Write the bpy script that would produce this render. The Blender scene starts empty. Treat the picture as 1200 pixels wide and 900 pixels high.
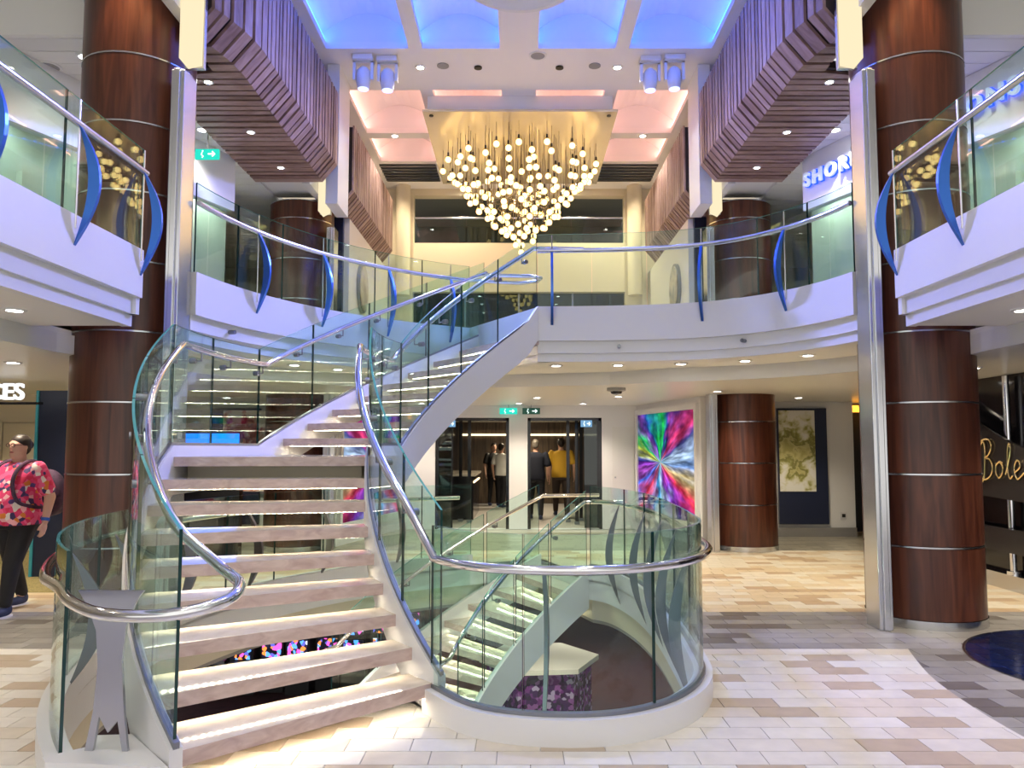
import bpy, bmesh, math, random
from mathutils import Vector, Matrix
from math import sin, cos, pi, radians, atan, atan2, sqrt, hypot
random.seed(7)
SC = bpy.context.scene
COL = SC.collection

# ------------------------------------------------------------------ camera
EYE = 1.57
cam = bpy.data.cameras.new('camera'); camo = bpy.data.objects.new('camera', cam); COL.objects.link(camo)
cam.sensor_width = 36.0; cam.lens = 36.0 * 900 / 1200
cam.shift_x = -8 / 1200; cam.shift_y = 10 / 1200
cam.clip_start = 0.05; cam.clip_end = 200
camo.location = (0, 0, EYE)
camo.rotation_euler = (pi / 2 + atan(65 / 900), 0, 0)
SC.camera = camo

# ------------------------------------------------------------------ world, view
w = bpy.data.worlds.new('world'); SC.world = w; w.use_nodes = True
w.node_tree.nodes['Background'].inputs[0].default_value = (1.0, 0.965, 0.91, 1)
w.node_tree.nodes['Background'].inputs[1].default_value = 0.75
SC.view_settings.view_transform = 'Standard'
SC.view_settings.look = 'None'
SC.view_settings.gamma = 1.0
SC.view_settings.use_curve_mapping = False
SC.view_settings.exposure = 0.75
cy = SC.cycles
cy.max_bounces = 8; cy.diffuse_bounces = 3; cy.glossy_bounces = 4
cy.transparent_max_bounces = 48; cy.transmission_bounces = 6
cy.caustics_reflective = False; cy.caustics_refractive = False
cy.sample_clamp_indirect = 6.0

def lamp(name, kind, loc, energy, color=(1, 1, 1), target=None, size=0.1, spot=None, blend=0.6):
    L = bpy.data.lights.new(name, kind); L.energy = energy; L.color = color
    if kind == 'AREA': L.size = size
    else: L.shadow_soft_size = size
    if kind == 'SPOT': L.spot_size = radians(spot or 90); L.spot_blend = blend
    o = bpy.data.objects.new(name, L); COL.objects.link(o); o.location = loc
    d = Vector(target or (loc[0], loc[1], loc[2] - 1)) - Vector(loc)
    o.rotation_euler = d.to_track_quat('-Z', 'Y').to_euler()
    return o

# ------------------------------------------------------------------ materials
def newmat(name):
    m = bpy.data.materials.new(name); m.use_nodes = True
    return m, m.node_tree, m.node_tree.nodes, m.node_tree.links

def M(name, col, rough=0.5, metal=0.0, emit=None, es=0.0, spec=0.5, noise=0.0, nscale=20.0, bump=0.0):
    m, t, n, l = newmat(name)
    p = n['Principled BSDF']
    p.inputs['Base Color'].default_value = (*col, 1)
    p.inputs['Roughness'].default_value = rough
    p.inputs['Metallic'].default_value = metal
    p.inputs['Specular IOR Level'].default_value = spec
    if emit:
        p.inputs['Emission Color'].default_value = (*emit, 1); p.inputs['Emission Strength'].default_value = es
    if noise or bump:
        tc = n.new('ShaderNodeTexCoord'); nz = n.new('ShaderNodeTexNoise')
        nz.inputs['Scale'].default_value = nscale; nz.inputs['Detail'].default_value = 4
        l.new(tc.outputs['Object'], nz.inputs['Vector'])
        if noise:
            r = n.new('ShaderNodeValToRGB')
            r.color_ramp.elements[0].color = (*[c * (1 - noise) for c in col], 1)
            r.color_ramp.elements[1].color = (*[min(1, c * (1 + noise)) for c in col], 1)
            r.color_ramp.elements[0].position = .3; r.color_ramp.elements[1].position = .7
            l.new(nz.outputs['Fac'], r.inputs['Fac']); l.new(r.outputs['Color'], p.inputs['Base Color'])
        if bump:
            b = n.new('ShaderNodeBump'); b.inputs['Strength'].default_value = bump; b.inputs['Distance'].default_value = .01
            l.new(nz.outputs['Fac'], b.inputs['Height']); l.new(b.outputs['Normal'], p.inputs['Normal'])
    return m

def E(name, col, s):
    m, t, n, l = newmat(name); n.clear()
    e = n.new('ShaderNodeEmission'); e.inputs[0].default_value = (*col, 1); e.inputs[1].default_value = s
    o = n.new('ShaderNodeOutputMaterial'); l.new(e.outputs[0], o.inputs[0]); return m

def wood(name, c0, c1, rough=0.35, scale=(6, 6, .5), coord='Object'):
    m, t, n, l = newmat(name); p = n['Principled BSDF']; p.inputs['Roughness'].default_value = rough
    tc = n.new('ShaderNodeTexCoord'); mp = n.new('ShaderNodeMapping'); mp.inputs['Scale'].default_value = scale
    oi = n.new('ShaderNodeObjectInfo'); ad = n.new('ShaderNodeVectorMath'); ad.operation = 'ADD'
    cb = n.new('ShaderNodeCombineXYZ'); mu = n.new('ShaderNodeMath'); mu.operation = 'MULTIPLY'; mu.inputs[1].default_value = 37.0
    l.new(oi.outputs['Random'], mu.inputs[0]); l.new(mu.outputs[0], cb.inputs[0]); l.new(mu.outputs[0], cb.inputs[2])
    l.new(tc.outputs[coord], mp.inputs['Vector']); l.new(mp.outputs[0], ad.inputs[0]); l.new(cb.outputs[0], ad.inputs[1])
    nz = n.new('ShaderNodeTexNoise'); nz.inputs['Scale'].default_value = 3; nz.inputs['Detail'].default_value = 8; nz.inputs['Distortion'].default_value = .9
    l.new(ad.outputs[0], nz.inputs['Vector'])
    r = n.new('ShaderNodeValToRGB'); r.color_ramp.elements[0].color = (*c0, 1); r.color_ramp.elements[1].color = (*c1, 1)
    r.color_ramp.elements[0].position = .32; r.color_ramp.elements[1].position = .68
    l.new(nz.outputs['Fac'], r.inputs['Fac']); l.new(r.outputs['Color'], p.inputs['Base Color'])
    return m

def glassmat(name, tint, f0=.028, gmul=.85):
    m, t, n, l = newmat(name); n.clear()
    lw = n.new('ShaderNodeLayerWeight'); lw.inputs['Blend'].default_value = .5
    pw = n.new('ShaderNodeMath'); pw.operation = 'POWER'; pw.inputs[1].default_value = 4.0
    l.new(lw.outputs['Facing'], pw.inputs[0])
    mu = n.new('ShaderNodeMath'); mu.operation = 'MULTIPLY_ADD'; mu.inputs[1].default_value = gmul; mu.inputs[2].default_value = f0
    l.new(pw.outputs[0], mu.inputs[0])
    tr = n.new('ShaderNodeBsdfTransparent'); tr.inputs[0].default_value = (*tint, 1)
    gl = n.new('ShaderNodeBsdfGlossy'); gl.inputs['Roughness'].default_value = 0.0; gl.inputs[0].default_value = (.95, 1, .98, 1)
    mx = n.new('ShaderNodeMixShader'); l.new(mu.outputs[0], mx.inputs[0]); l.new(tr.outputs[0], mx.inputs[1]); l.new(gl.outputs[0], mx.inputs[2])
    o = n.new('ShaderNodeOutputMaterial'); l.new(mx.outputs[0], o.inputs[0]); return m

def ramp_mat(name, stops, kind='noise', scale=4.0, rough=.5, emit=0.0, distortion=0.0, mapping=(1, 1, 1)):
    m, t, n, l = newmat(name); p = n['Principled BSDF']; p.inputs['Roughness'].default_value = rough
    tc = n.new('ShaderNodeTexCoord'); mp = n.new('ShaderNodeMapping'); mp.inputs['Scale'].default_value = mapping
    l.new(tc.outputs['Object'], mp.inputs[0])
    if kind == 'noise':
        x = n.new('ShaderNodeTexNoise'); x.inputs['Detail'].default_value = 5; x.inputs['Distortion'].default_value = distortion; out = x.outputs['Fac']
    else:
        x = n.new('ShaderNodeTexVoronoi'); out = None
    x.inputs['Scale'].default_value = scale; l.new(mp.outputs[0], x.inputs['Vector'])
    if out is None:
        sp = n.new('ShaderNodeSeparateColor'); l.new(x.outputs['Color'], sp.inputs[0]); out = sp.outputs[0]
    r = n.new('ShaderNodeValToRGB'); cr = r.color_ramp
    if kind != 'noise': cr.interpolation = 'CONSTANT'
    while len(cr.elements) > 1: cr.elements.remove(cr.elements[-1])
    cr.elements[0].position = stops[0][0]; cr.elements[0].color = (*stops[0][1], 1)
    for ps, c in stops[1:]:
        e = cr.elements.new(ps); e.color = (*c, 1)
    l.new(out, r.inputs['Fac']); l.new(r.outputs[0], p.inputs['Base Color'])
    if emit:
        l.new(r.outputs[0], p.inputs['Emission Color']); p.inputs['Emission Strength'].default_value = emit
    return m

WHITE = M('white_paint', (.80, .80, .82), .35)
WHITE2 = M('white_matt', (.78, .78, .78), .6)
CREAM = M('cream_wall', (.70, .62, .48), .55)
CEIL = M('ceiling_white', (.85, .84, .81), .45)
CEILP = M('ceiling_panel', (.80, .79, .76), .3)
STEEL = M('brushed_steel', (.62, .63, .66), .22, 1.0)
CHROME = M('polished_steel', (.78, .79, .82), .10, 1.0)
DSTEEL = M('dark_steel', (.27, .28, .31), .35, 1.0)
FIN_BLUEREFL = M('steel_blue_reflection', (.06, .18, .66), .3, .7)  # steel fins; reflected blue light is put into the base colour
BLACK = M('black_matt', (.012, .012, .014), .5)
DARK = M('dark_gloss', (.015, .014, .018), .12)
NAVYM = M('navy_panel', (.012, .018, .05), .35)
WOODC = wood('walnut_veneer', (.050, .014, .009), (.125, .040, .022), .28, (5, 5, .35))
WOODS = [wood('slat_wood_%d' % i, c0, c1, .45, (1.2, 5, 1.2)) for i, (c0, c1) in enumerate((
    ((.24, .145, .125), (.40, .27, .235)), ((.30, .19, .165), (.44, .31, .28)), ((.17, .095, .08), (.29, .185, .16))))]
TREADM = wood('tread_oak', (.48, .35, .32), (.66, .53, .49), .3, (2.5, 2.5, 6))
TREADT = wood('tread_top', (.60, .53, .45), (.72, .66, .58), .09, (2.5, 2.5, 6))
GLASS = glassmat('clear_glass', (.855, .955, .93))
GLASSD = glassmat('dark_glass', (.30, .34, .34), .06)
EDGE = M('glass_edge', (.012, .05, .05), .1)
EDGEL = M('glass_edge_green', (.10, .36, .33), .1)
def led_dots(name, c):
    m, t, n, l = newmat(name); n.clear()
    tc = n.new('ShaderNodeTexCoord'); mv = n.new('ShaderNodeVectorMath'); mv.operation = 'MULTIPLY'; mv.inputs[1].default_value = (1, 1, 0)
    l.new(tc.outputs['Object'], mv.inputs[0])
    ds = n.new('ShaderNodeVectorMath'); ds.operation = 'DISTANCE'; ds.inputs[1].default_value = (*c, 0); l.new(mv.outputs[0], ds.inputs[0])
    mu = n.new('ShaderNodeMath'); mu.operation = 'MULTIPLY'; mu.inputs[1].default_value = 2 * pi / .042; l.new(ds.outputs['Value'], mu.inputs[0])
    sn = n.new('ShaderNodeMath'); sn.operation = 'SINE'; l.new(mu.outputs[0], sn.inputs[0])
    mp = n.new('ShaderNodeMapRange'); mp.inputs[1].default_value = -.2; mp.inputs[2].default_value = .2; mp.inputs[3].default_value = 6; mp.inputs[4].default_value = 42; l.new(sn.outputs[0], mp.inputs[0])
    e = n.new('ShaderNodeEmission'); e.inputs[0].default_value = (1.0, .86, .62, 1); l.new(mp.outputs[0], e.inputs[1])
    o = n.new('ShaderNodeOutputMaterial'); l.new(e.outputs[0], o.inputs[0]); return m
LED = led_dots('led_dots_main', (1.3, 6.5)); LEDL = led_dots('led_dots_lower', (1.7, 7.1))
LENS = E('downlight_lens', (1.0, .96, .9), 18)
FROST = E('lantern_frosted', (1.0, .84, .55), .62)
BULB = E('bulb_glow', (1.0, .80, .46), 3.0)
BULBG = glassmat('bulb_amber_glass', (.93, .78, .52), .06, .5)
JOINT = M('tile_joint', (.46, .43, .40), .7)

# ------------------------------------------------------------------ helpers
class B:
    def __init__(s): s.v = []; s.f = []; s.mi = []
    def add(s, vs, fs, mi=0):
        o = len(s.v); s.v += [tuple(v) for v in vs]
        for f in fs:
            f = list(dict.fromkeys(f))
            if len(f) > 2: s.f.append([i + o for i in f]); s.mi.append(mi)
        return s
    def box(s, x0, x1, y0, y1, z0, z1, mi=0):
        return s.add([(x0, y0, z0), (x1, y0, z0), (x1, y1, z0), (x0, y1, z0), (x0, y0, z1), (x1, y0, z1), (x1, y1, z1), (x0, y1, z1)],
                     [(3, 2, 1, 0), (4, 5, 6, 7), (0, 1, 5, 4), (1, 2, 6, 5), (2, 3, 7, 6), (3, 0, 4, 7)], mi)
    def prism(s, poly, z0, z1, mi=0, mt=None):
        n = len(poly)
        s.add([(x, y, z0) for x, y in poly] + [(x, y, z1) for x, y in poly],
              [list(range(n))[::-1]] + [(i, (i + 1) % n, (i + 1) % n + n, i + n) for i in range(n)], mi)
        return s.add([(x, y, z1) for x, y in poly], [list(range(n))], mi if mt is None else mt)
    def tube(s, pts, r, n=8, mi=0, cap=True, closed=False):
        pts = [Vector(p) for p in pts]; m = len(pts); rings = []
        up = Vector((0, 0, 1)); prev = None
        for i, p in enumerate(pts):
            if closed: t = pts[(i + 1) % m] - pts[i - 1]
            else: t = pts[min(i + 1, m - 1)] - pts[max(i - 1, 0)]
            t.normalize()
            if prev is None:
                a = t.cross(up) if abs(t.z) < .95 else t.cross(Vector((1, 0, 0)))
            else:
                a = prev - t * prev.dot(t)
            a.normalize(); prev = a; b = t.cross(a)
            rr = r[i] if isinstance(r, (list, tuple)) else r
            rings.append([p + (a * cos(2 * pi * k / n) + b * sin(2 * pi * k / n)) * rr for k in range(n)])
        vs = [v for q in rings for v in q]; fs = []
        for i in range(m if closed else m - 1):
            j = (i + 1) % m
            for k in range(n):
                fs.append((i * n + k, i * n + (k + 1) % n, j * n + (k + 1) % n, j * n + k))
        if cap and not closed: fs += [list(range(n))[::-1], [(m - 1) * n + k for k in range(n)]]
        return s.add(vs, fs, mi)
    def cyl(s, p0, p1, r0, r1=None, n=16, mi=0):
        return s.tube([p0, p1], [r0, r0 if r1 is None else r1], n, mi)
    def lathe(s, prof, c, n=24, mi=0):
        vs = []; fs = []; m = len(prof)
        for r, z in prof:
            for k in range(n): vs.append((c[0] + r * cos(2 * pi * k / n), c[1] + r * sin(2 * pi * k / n), c[2] + z))
        for i in range(m - 1):
            for k in range(n): fs.append((i * n + k, i * n + (k + 1) % n, (i + 1) * n + (k + 1) % n, (i + 1) * n + k))
        if prof[0][0] > 1e-4: fs.append(list(range(n))[::-1])
        if prof[-1][0] > 1e-4: fs.append([(m - 1) * n + k for k in range(n)])
        return s.add(vs, fs, mi)
    def sweep(s, path, prof, z=None, mis=None, cap=True, closed=False, mi=0):
        """profile (offset to the left of the path, height) carried along plan points"""
        m = len(path); n = len(prof); vs = []; fs = []; ms = []
        for i in range(m):
            if closed: a, b = path[i - 1], path[(i + 1) % m]
            else: a, b = path[max(i - 1, 0)], path[min(i + 1, m - 1)]
            tx, ty = b[0] - a[0], b[1] - a[1]; L = hypot(tx, ty) or 1
            nx, ny = -ty / L, tx / L
            for k, (o, h) in enumerate(prof):
                hz = h
                if z is not None:
                    hz = z(i, k, h)
                vs.append((path[i][0] + nx * o, path[i][1] + ny * o, hz))
        o0 = len(s.v); s.v += vs
        for i in range(m if closed else m - 1):
            j = (i + 1) % m
            for k in range(n):
                s.f.append([o0 + q for q in (i * n + k, i * n + (k + 1) % n, j * n + (k + 1) % n, j * n + k)])
                s.mi.append(mis[k] if mis else mi)
        if cap and not closed:
            s.f.append([o0 + k for k in range(n)]); s.mi.append(mis[-1] if mis else mi)
            s.f.append([o0 + (m - 1) * n + k for k in range(n)][::-1]); s.mi.append(mis[-1] if mis else mi)
        return s
    def mesh(s, name, mats, smooth=False, recalc=True, bevel=0):
        me = bpy.data.meshes.new(name); me.from_pydata(s.v, [], s.f)
        for x in (mats if isinstance(mats, (list, tuple)) else [mats]): me.materials.append(x)
        me.polygons.foreach_set('material_index', s.mi)
        bm = bmesh.new(); bm.from_mesh(me)
        bmesh.ops.remove_doubles(bm, verts=bm.verts, dist=1e-5)
        if bevel: bmesh.ops.bevel(bm, geom=bm.edges[:], offset=bevel, segments=2, affect='EDGES', profile=.5)
        if recalc: bmesh.ops.recalc_face_normals(bm, faces=bm.faces)
        bm.to_mesh(me); bm.free()
        if smooth: me.set_sharp_from_angle(angle=radians(38)); me.polygons.foreach_set('use_smooth', [True] * len(me.polygons))
        if smooth: me.set_sharp_from_angle(angle=radians(38))
        me.update(); return me
    def obj(s, name, mats, parent=None, smooth=False, bevel=0, recalc=True):
        return link(name, s.mesh(name, mats, smooth, recalc, bevel), parent)

def link(name, me, parent=None, loc=None, rot=None, scale=None):
    o = bpy.data.objects.new(name, me); COL.objects.link(o)
    if loc: o.location = loc
    if rot: o.rotation_euler = rot
    if scale: o.scale = scale
    if parent is not None:
        o.parent = parent; o.matrix_parent_inverse = WM[parent.name].inverted()
    WM[o.name] = (WM[parent.name] if False else Matrix.Identity(4)) if parent is not None and not loc else Matrix.LocRotScale(Vector(loc or (0, 0, 0)), None, None) if not rot else Matrix.LocRotScale(Vector(loc or (0, 0, 0)), __import__('mathutils').Euler(rot), None)
    return o
WM = {}
def th(name, label, cat, loc=(0, 0, 0), group=None):
    o = bpy.data.objects.new(name, None); COL.objects.link(o); o.location = loc; o.empty_display_size = .1
    WM[o.name] = Matrix.Translation(Vector(loc)); return tag(o, label, cat, group)
def tag(o, label, cat, group=None):
    o['label'] = label; o['category'] = cat
    if group: o['group'] = group
    return o
def struct(o, label=None, cat=None):
    o['kind'] = 'structure'
    if label: o['label'] = label
    if cat: o['category'] = cat
    return o
def pol(R, deg, c=(1.3, 6.5)): return (c[0] + R * cos(radians(deg)), c[1] + R * sin(radians(deg)))
def arc(R, a0, a1, n, c=(1.3, 6.5)): return [pol(R, a0 + (a1 - a0) * i / n, c) for i in range(n + 1)]
def spline(pts, n=8):
    out = []; P = [Vector((*p, 0)[:3]) if len(p) == 2 else Vector(p) for p in pts]
    for i in range(len(P) - 1):
        p0 = P[max(i - 1, 0)]; p1 = P[i]; p2 = P[i + 1]; p3 = P[min(i + 2, len(P) - 1)]
        for k in range(n):
            t = k / n
            q = .5 * ((2 * p1) + (-p0 + p2) * t + (2 * p0 - 5 * p1 + 4 * p2 - p3) * t * t + (-p0 + 3 * p1 - 3 * p2 + p3) * t ** 3)
            out.append(q)
    out.append(P[-1])
    return [(q.x, q.y) if len(pts[0]) == 2 else (q.x, q.y, q.z) for q in out]
def offset(path, d):
    out = []; m = len(path)
    for i in range(m):
        a, b = path[max(i - 1, 0)], path[min(i + 1, m - 1)]
        tx, ty = b[0] - a[0], b[1] - a[1]; L = hypot(tx, ty) or 1
        out.append((path[i][0] - ty / L * d, path[i][1] + tx / L * d))
    return out
def cut(path, n, gap=0.008):
    """split a plan path in n runs of equal length with small gaps"""
    L = [0]
    for a, b in zip(path, path[1:]): L.append(L[-1] + hypot(b[0] - a[0], b[1] - a[1]))
    def at(s):
        for i in range(len(L) - 1):
            if L[i + 1] >= s or i == len(L) - 2:
                t = (s - L[i]) / max(L[i + 1] - L[i], 1e-9)
                return (path[i][0] + (path[i + 1][0] - path[i][0]) * t, path[i][1] + (path[i + 1][1] - path[i][1]) * t)
    runs = []
    for k in range(n):
        s0, s1 = L[-1] * k / n + gap / 2, L[-1] * (k + 1) / n - gap / 2
        runs.append([at(s0)] + [p for p, q in zip(path, L) if s0 + .01 < q < s1 - .01] + [at(s1)])
    return runs
def holed(outer, holes, mp, thick, name, mats, parent=None):
    """flat plate with holes: mp maps (u, v, w) to world, extruded by thick along w"""
    bm = bmesh.new()
    for loop in [outer] + holes:
        vs = [bm.verts.new((u, v, 0)) for u, v in loop]
        for i in range(len(vs)): bm.edges.new((vs[i], vs[(i + 1) % len(vs)]))
    bmesh.ops.triangle_fill(bm, edges=bm.edges[:], use_beauty=True)
    if thick:
        r = bmesh.ops.extrude_face_region(bm, geom=bm.faces[:])
        for v in r['geom']:
            if isinstance(v, bmesh.types.BMVert): v.co.z += thick
    for v in bm.verts: v.co = mp(*v.co)
    bmesh.ops.recalc_face_normals(bm, faces=bm.faces)
    me = bpy.data.meshes.new(name); bm.to_mesh(me); bm.free()
    for x in (mats if isinstance(mats, (list, tuple)) else [mats]): me.materials.append(x)
    return link(name, me, parent)
def rect(x0, x1, y0, y1): return [(x0, y0), (x1, y0), (x1, y1), (x0, y1)]
XY = lambda z0: (lambda u, v, w: (u, v, z0 + w))
XZ = lambda y0: (lambda u, v, w: (u, y0 + w, v))
YZ = lambda x0: (lambda u, v, w: (x0 + w, u, v))
def text_mesh(s, size, depth, shear=0, spacing=1.0, offset_=0.0):
    c = bpy.data.curves.new('lettering', 'FONT'); c.body = s; c.size = size; c.extrude = depth; c.shear = shear; c.space_character = spacing; c.offset = offset_
    o = bpy.data.objects.new('lettering', c); COL.objects.link(o)
    me = bpy.data.meshes.new_from_object(o.evaluated_get(bpy.context.evaluated_depsgraph_get()))
    bpy.data.objects.remove(o); bpy.data.curves.remove(c); return me

def letters(s, size, spacing=1.0):
    def xmax(q):
        me = text_mesh(q, size, 0, spacing=spacing); v = max(p.co.x for p in me.vertices); bpy.data.meshes.remove(me); return v
    return [(c, xmax(s[:i + 1]) - xmax(c)) for i, c in enumerate(s) if c != ' ']

# ------------------------------------------------------------------ plan of the place
CC = (1.3, 6.5)                        # centre of the spiral stair
R_IN, R_OUT = 2.55, 4.05
RIS = 0.1667
T1, S1, T2, S2 = 224.5, 4.85, 158.0, 5.3
TL = T1 - 8 * S1
def zn(t):
    if t >= TL: return RIS * (1 + (T1 - t) / S1)
    return max(1.5, min(3.0, RIS * (10 + (T2 - t) / S2)))
TEND = T2 - 8 * S2
C2 = (1.7, 7.1); T3, S3 = 110.0, 5.3   # flight coming up from the deck below
A_IN = pol(2.5, T1 - .5)
well_front = spline([A_IN, (-.22, 4.40), (.15, 4.26), (.55, 4.30), (.90, 4.56), (1.13, 5.0), (1.21, 5.6), (1.27, 6.6), (1.29, 7.6), (1.22, 8.5), (1.05, 9.2), pol(2.5, T3, C2)], 6)
well_left = arc(4.40, 219, 116, 40)
arrive_lo = [pol(2.5, T3, C2), pol(4.2, T3, C2)]
def dense(loop, step=.09):
    out = []
    for i in range(len(loop)):
        a, b = loop[i], loop[(i + 1) % len(loop)]; n = max(1, int(hypot(b[0] - a[0], b[1] - a[1]) / step))
        out += [(a[0] + (b[0] - a[0]) * k / n, a[1] + (b[1] - a[1]) * k / n) for k in range(n)]
    return out
WELL = dense(well_front + [arrive_lo[1]] + well_left[::-1] + [pol(4.05, 218.2), pol(2.56, 217.5), pol(2.5, 219)])
up_left = arc(4.32, 173, 117, 28)
up_right = spline([(.215, 8.765), (.8, 8.74), (1.27, 8.69), (1.75, 8.6), (2.18, 8.42), (2.55, 8.12), (2.82, 7.75), (3.0, 7.35), (3.09, 7.02)], 5)
VOIDP = [(-3.1, -2.5), (-3.1, 6.9)] + up_left + up_right + [(3.1, 6.9), (3.1, -2.5)]

# ================================================================== FLOOR
PAL = {'light': [M('tile_pale', (.76, .72, .66), .28, noise=.06, nscale=9), M('tile_ivory', (.80, .77, .72), .28, noise=.05, nscale=9),
                 M('tile_sand', (.54, .44, .34), .3, noise=.07, nscale=9), M('tile_oat', (.72, .65, .56), .3, noise=.06, nscale=9)],
       'grey': [M('tile_grey', (.29, .275, .26), .3, noise=.1, nscale=9), M('tile_ash', (.35, .335, .315), .3, noise=.1, nscale=9),
                M('tile_umber', (.165, .145, .13), .32, noise=.1, nscale=9)],
       'far': [M('tile_honey', (.70, .57, .38), .3, noise=.06, nscale=9), M('tile_straw', (.76, .69, .55), .3, noise=.06, nscale=9),
               M('tile_tan', (.54, .39, .24), .3, noise=.06, nscale=9)],
       'olive': [M('tile_olive', (.36, .33, .25), .3, noise=.1, nscale=9), M('tile_moss', (.27, .25, .19), .3, noise=.1, nscale=9)]}
ALLT = [m for k in PAL for m in PAL[k]]
FX0, FX1, FY0, FY1 = -9.0, 9.0, -3.0, 22.0
floor = struct(holed(rect(FX0, FX1, FY0, FY1), [WELL], XY(-.05), .042, 'floor', JOINT), 'tiled atrium floor with pale and grey staggered tiles', 'floor')
CIRC = (4.5, 5.65, 1.12)
def inside(poly, x, y):
    c = False; j = len(poly) - 1
    for i in range(len(poly)):
        if (poly[i][1] > y) != (poly[j][1] > y) and x < (poly[j][0] - poly[i][0]) * (y - poly[i][1]) / (poly[j][1] - poly[i][1]) + poly[i][0]: c = not c
        j = i
    return c
def clip(poly, p, nrm):
    out = []; m = len(poly)
    for i in range(m):
        a, b = poly[i], poly[(i + 1) % m]
        da = (a[0] - p[0]) * nrm[0] + (a[1] - p[1]) * nrm[1]; db = (b[0] - p[0]) * nrm[0] + (b[1] - p[1]) * nrm[1]
        if da >= 0: out.append(a)
        if (da >= 0) != (db >= 0):
            t = da / (da - db); out.append((a[0] + (b[0] - a[0]) * t, a[1] + (b[1] - a[1]) * t))
    return out
zcurve = spline([(3.05, 6.15), (2.86, 5.5), (2.78, 5.0), (2.75, 4.4), (2.8, 3.6), (3.0, 2.6), (3.4, 1.4), (4.2, 0)], 6)[::-1]
def zc(y):
    for a, b in zip(zcurve, zcurve[1:]):
        if a[1] <= y <= b[1]: return a[0] + (b[0] - a[0]) * (y - a[1]) / (b[1] - a[1])
    return 3.05
def zone(x, y):
    if y < 6.15: return 'light' if x < zc(max(y, 0)) else 'grey'
    if y < 7.55: return 'grey'
    if y < 11.9: return 'far' if abs(x) < 8 else 'olive'
    return 'olive'
TWD, THT = .34, .17
pieces = []
wl = WELL
nrow = int((14.5 - 2.6) / THT)
for r in range(nrow):
    y0 = 2.6 + r * THT + (6.15 - 2.6) % THT - THT; yc = y0 + THT / 2
    off = [0, .5, .17, .67, .33][r % 5] * TWD
    xm = min(8.9, .74 * (yc + .3) + .6)
    for c in range(int(-xm / TWD) - 1, int(xm / TWD) + 2):
        x0 = c * TWD + off; g = .0025
        poly = [(x0 + g, y0 + g), (x0 + TWD - g, y0 + g), (x0 + TWD - g, y0 + THT - g), (x0 + g, y0 + THT - g)]
        xc = x0 + TWD / 2
        # cut at the well
        best = None
        for i in range(len(wl)):
            d = (wl[i][0] - xc) ** 2 + (wl[i][1] - yc) ** 2
            if best is None or d < best[0]: best = (d, i)
        if best[0] < .09:
            i = best[1]; a, b = wl[i - 1], wl[(i + 1) % len(wl)]
            L = hypot(b[0] - a[0], b[1] - a[1]); nr = ((b[1] - a[1]) / L, -(b[0] - a[0]) / L)
            poly = clip(poly, (wl[i][0], wl[i][1]), nr)
        elif inside(wl, xc, yc): continue
        if len(poly) < 3: continue
        dc = hypot(xc - CIRC[0], yc - CIRC[1])
        if dc < CIRC[2] + .3:
            u = ((xc - CIRC[0]) / max(dc, 1e-6), (yc - CIRC[1]) / max(dc, 1e-6))
            poly = clip(poly, (CIRC[0] + u[0] * (CIRC[2] + .02), CIRC[1] + u[1] * (CIRC[2] + .02)), u)
            if len(poly) < 3: continue
        parts = [(poly, zone(xc, yc))]
        if yc < 6.15 and abs(xc - zc(max(yc, 0))) < .4:
            sgn = 1 if xc > 0 else -1; e = 1e-2
            px = zc(max(yc, 0)); sl = (zc(max(yc, 0) + .05) - zc(max(yc - .05, 0))) / .1
            parts = [(clip(poly, (sgn * px, yc), (-sgn, sl)), 'light'), (clip(poly, (sgn * px, yc), (sgn, -sl)), 'grey')]
        for pg, zn_ in parts:
            if len(pg) >= 3:
                wgt = {'light': [5, 3.6, 3.0, 2.4], 'grey': [5, 5, 2], 'far': [4, 5, 1.6], 'olive': [3, 2]}[zn_]
                pieces.append((pg, random.choices(PAL[zn_], wgt)[0], yc, xc))
def seen(p):
    x, y = p[3], p[2]; return y > 3.75 and abs(x) < .68 * y
near = sorted([p for p in pieces if seen(p)], key=lambda p: p[2])[:300]
nid = set(id(p) for p in near)
for p in near:
    b = B().prism(p[0], -.009, 0)
    b.obj('floor_tile', p[1], floor)
b = B()
for p in pieces:
    if id(p) not in nid: b.prism(p[0], -.009, 0, ALLT.index(p[1]))
o = b.obj('floor_tile_field', ALLT, floor); o['kind'] = 'stuff'
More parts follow.
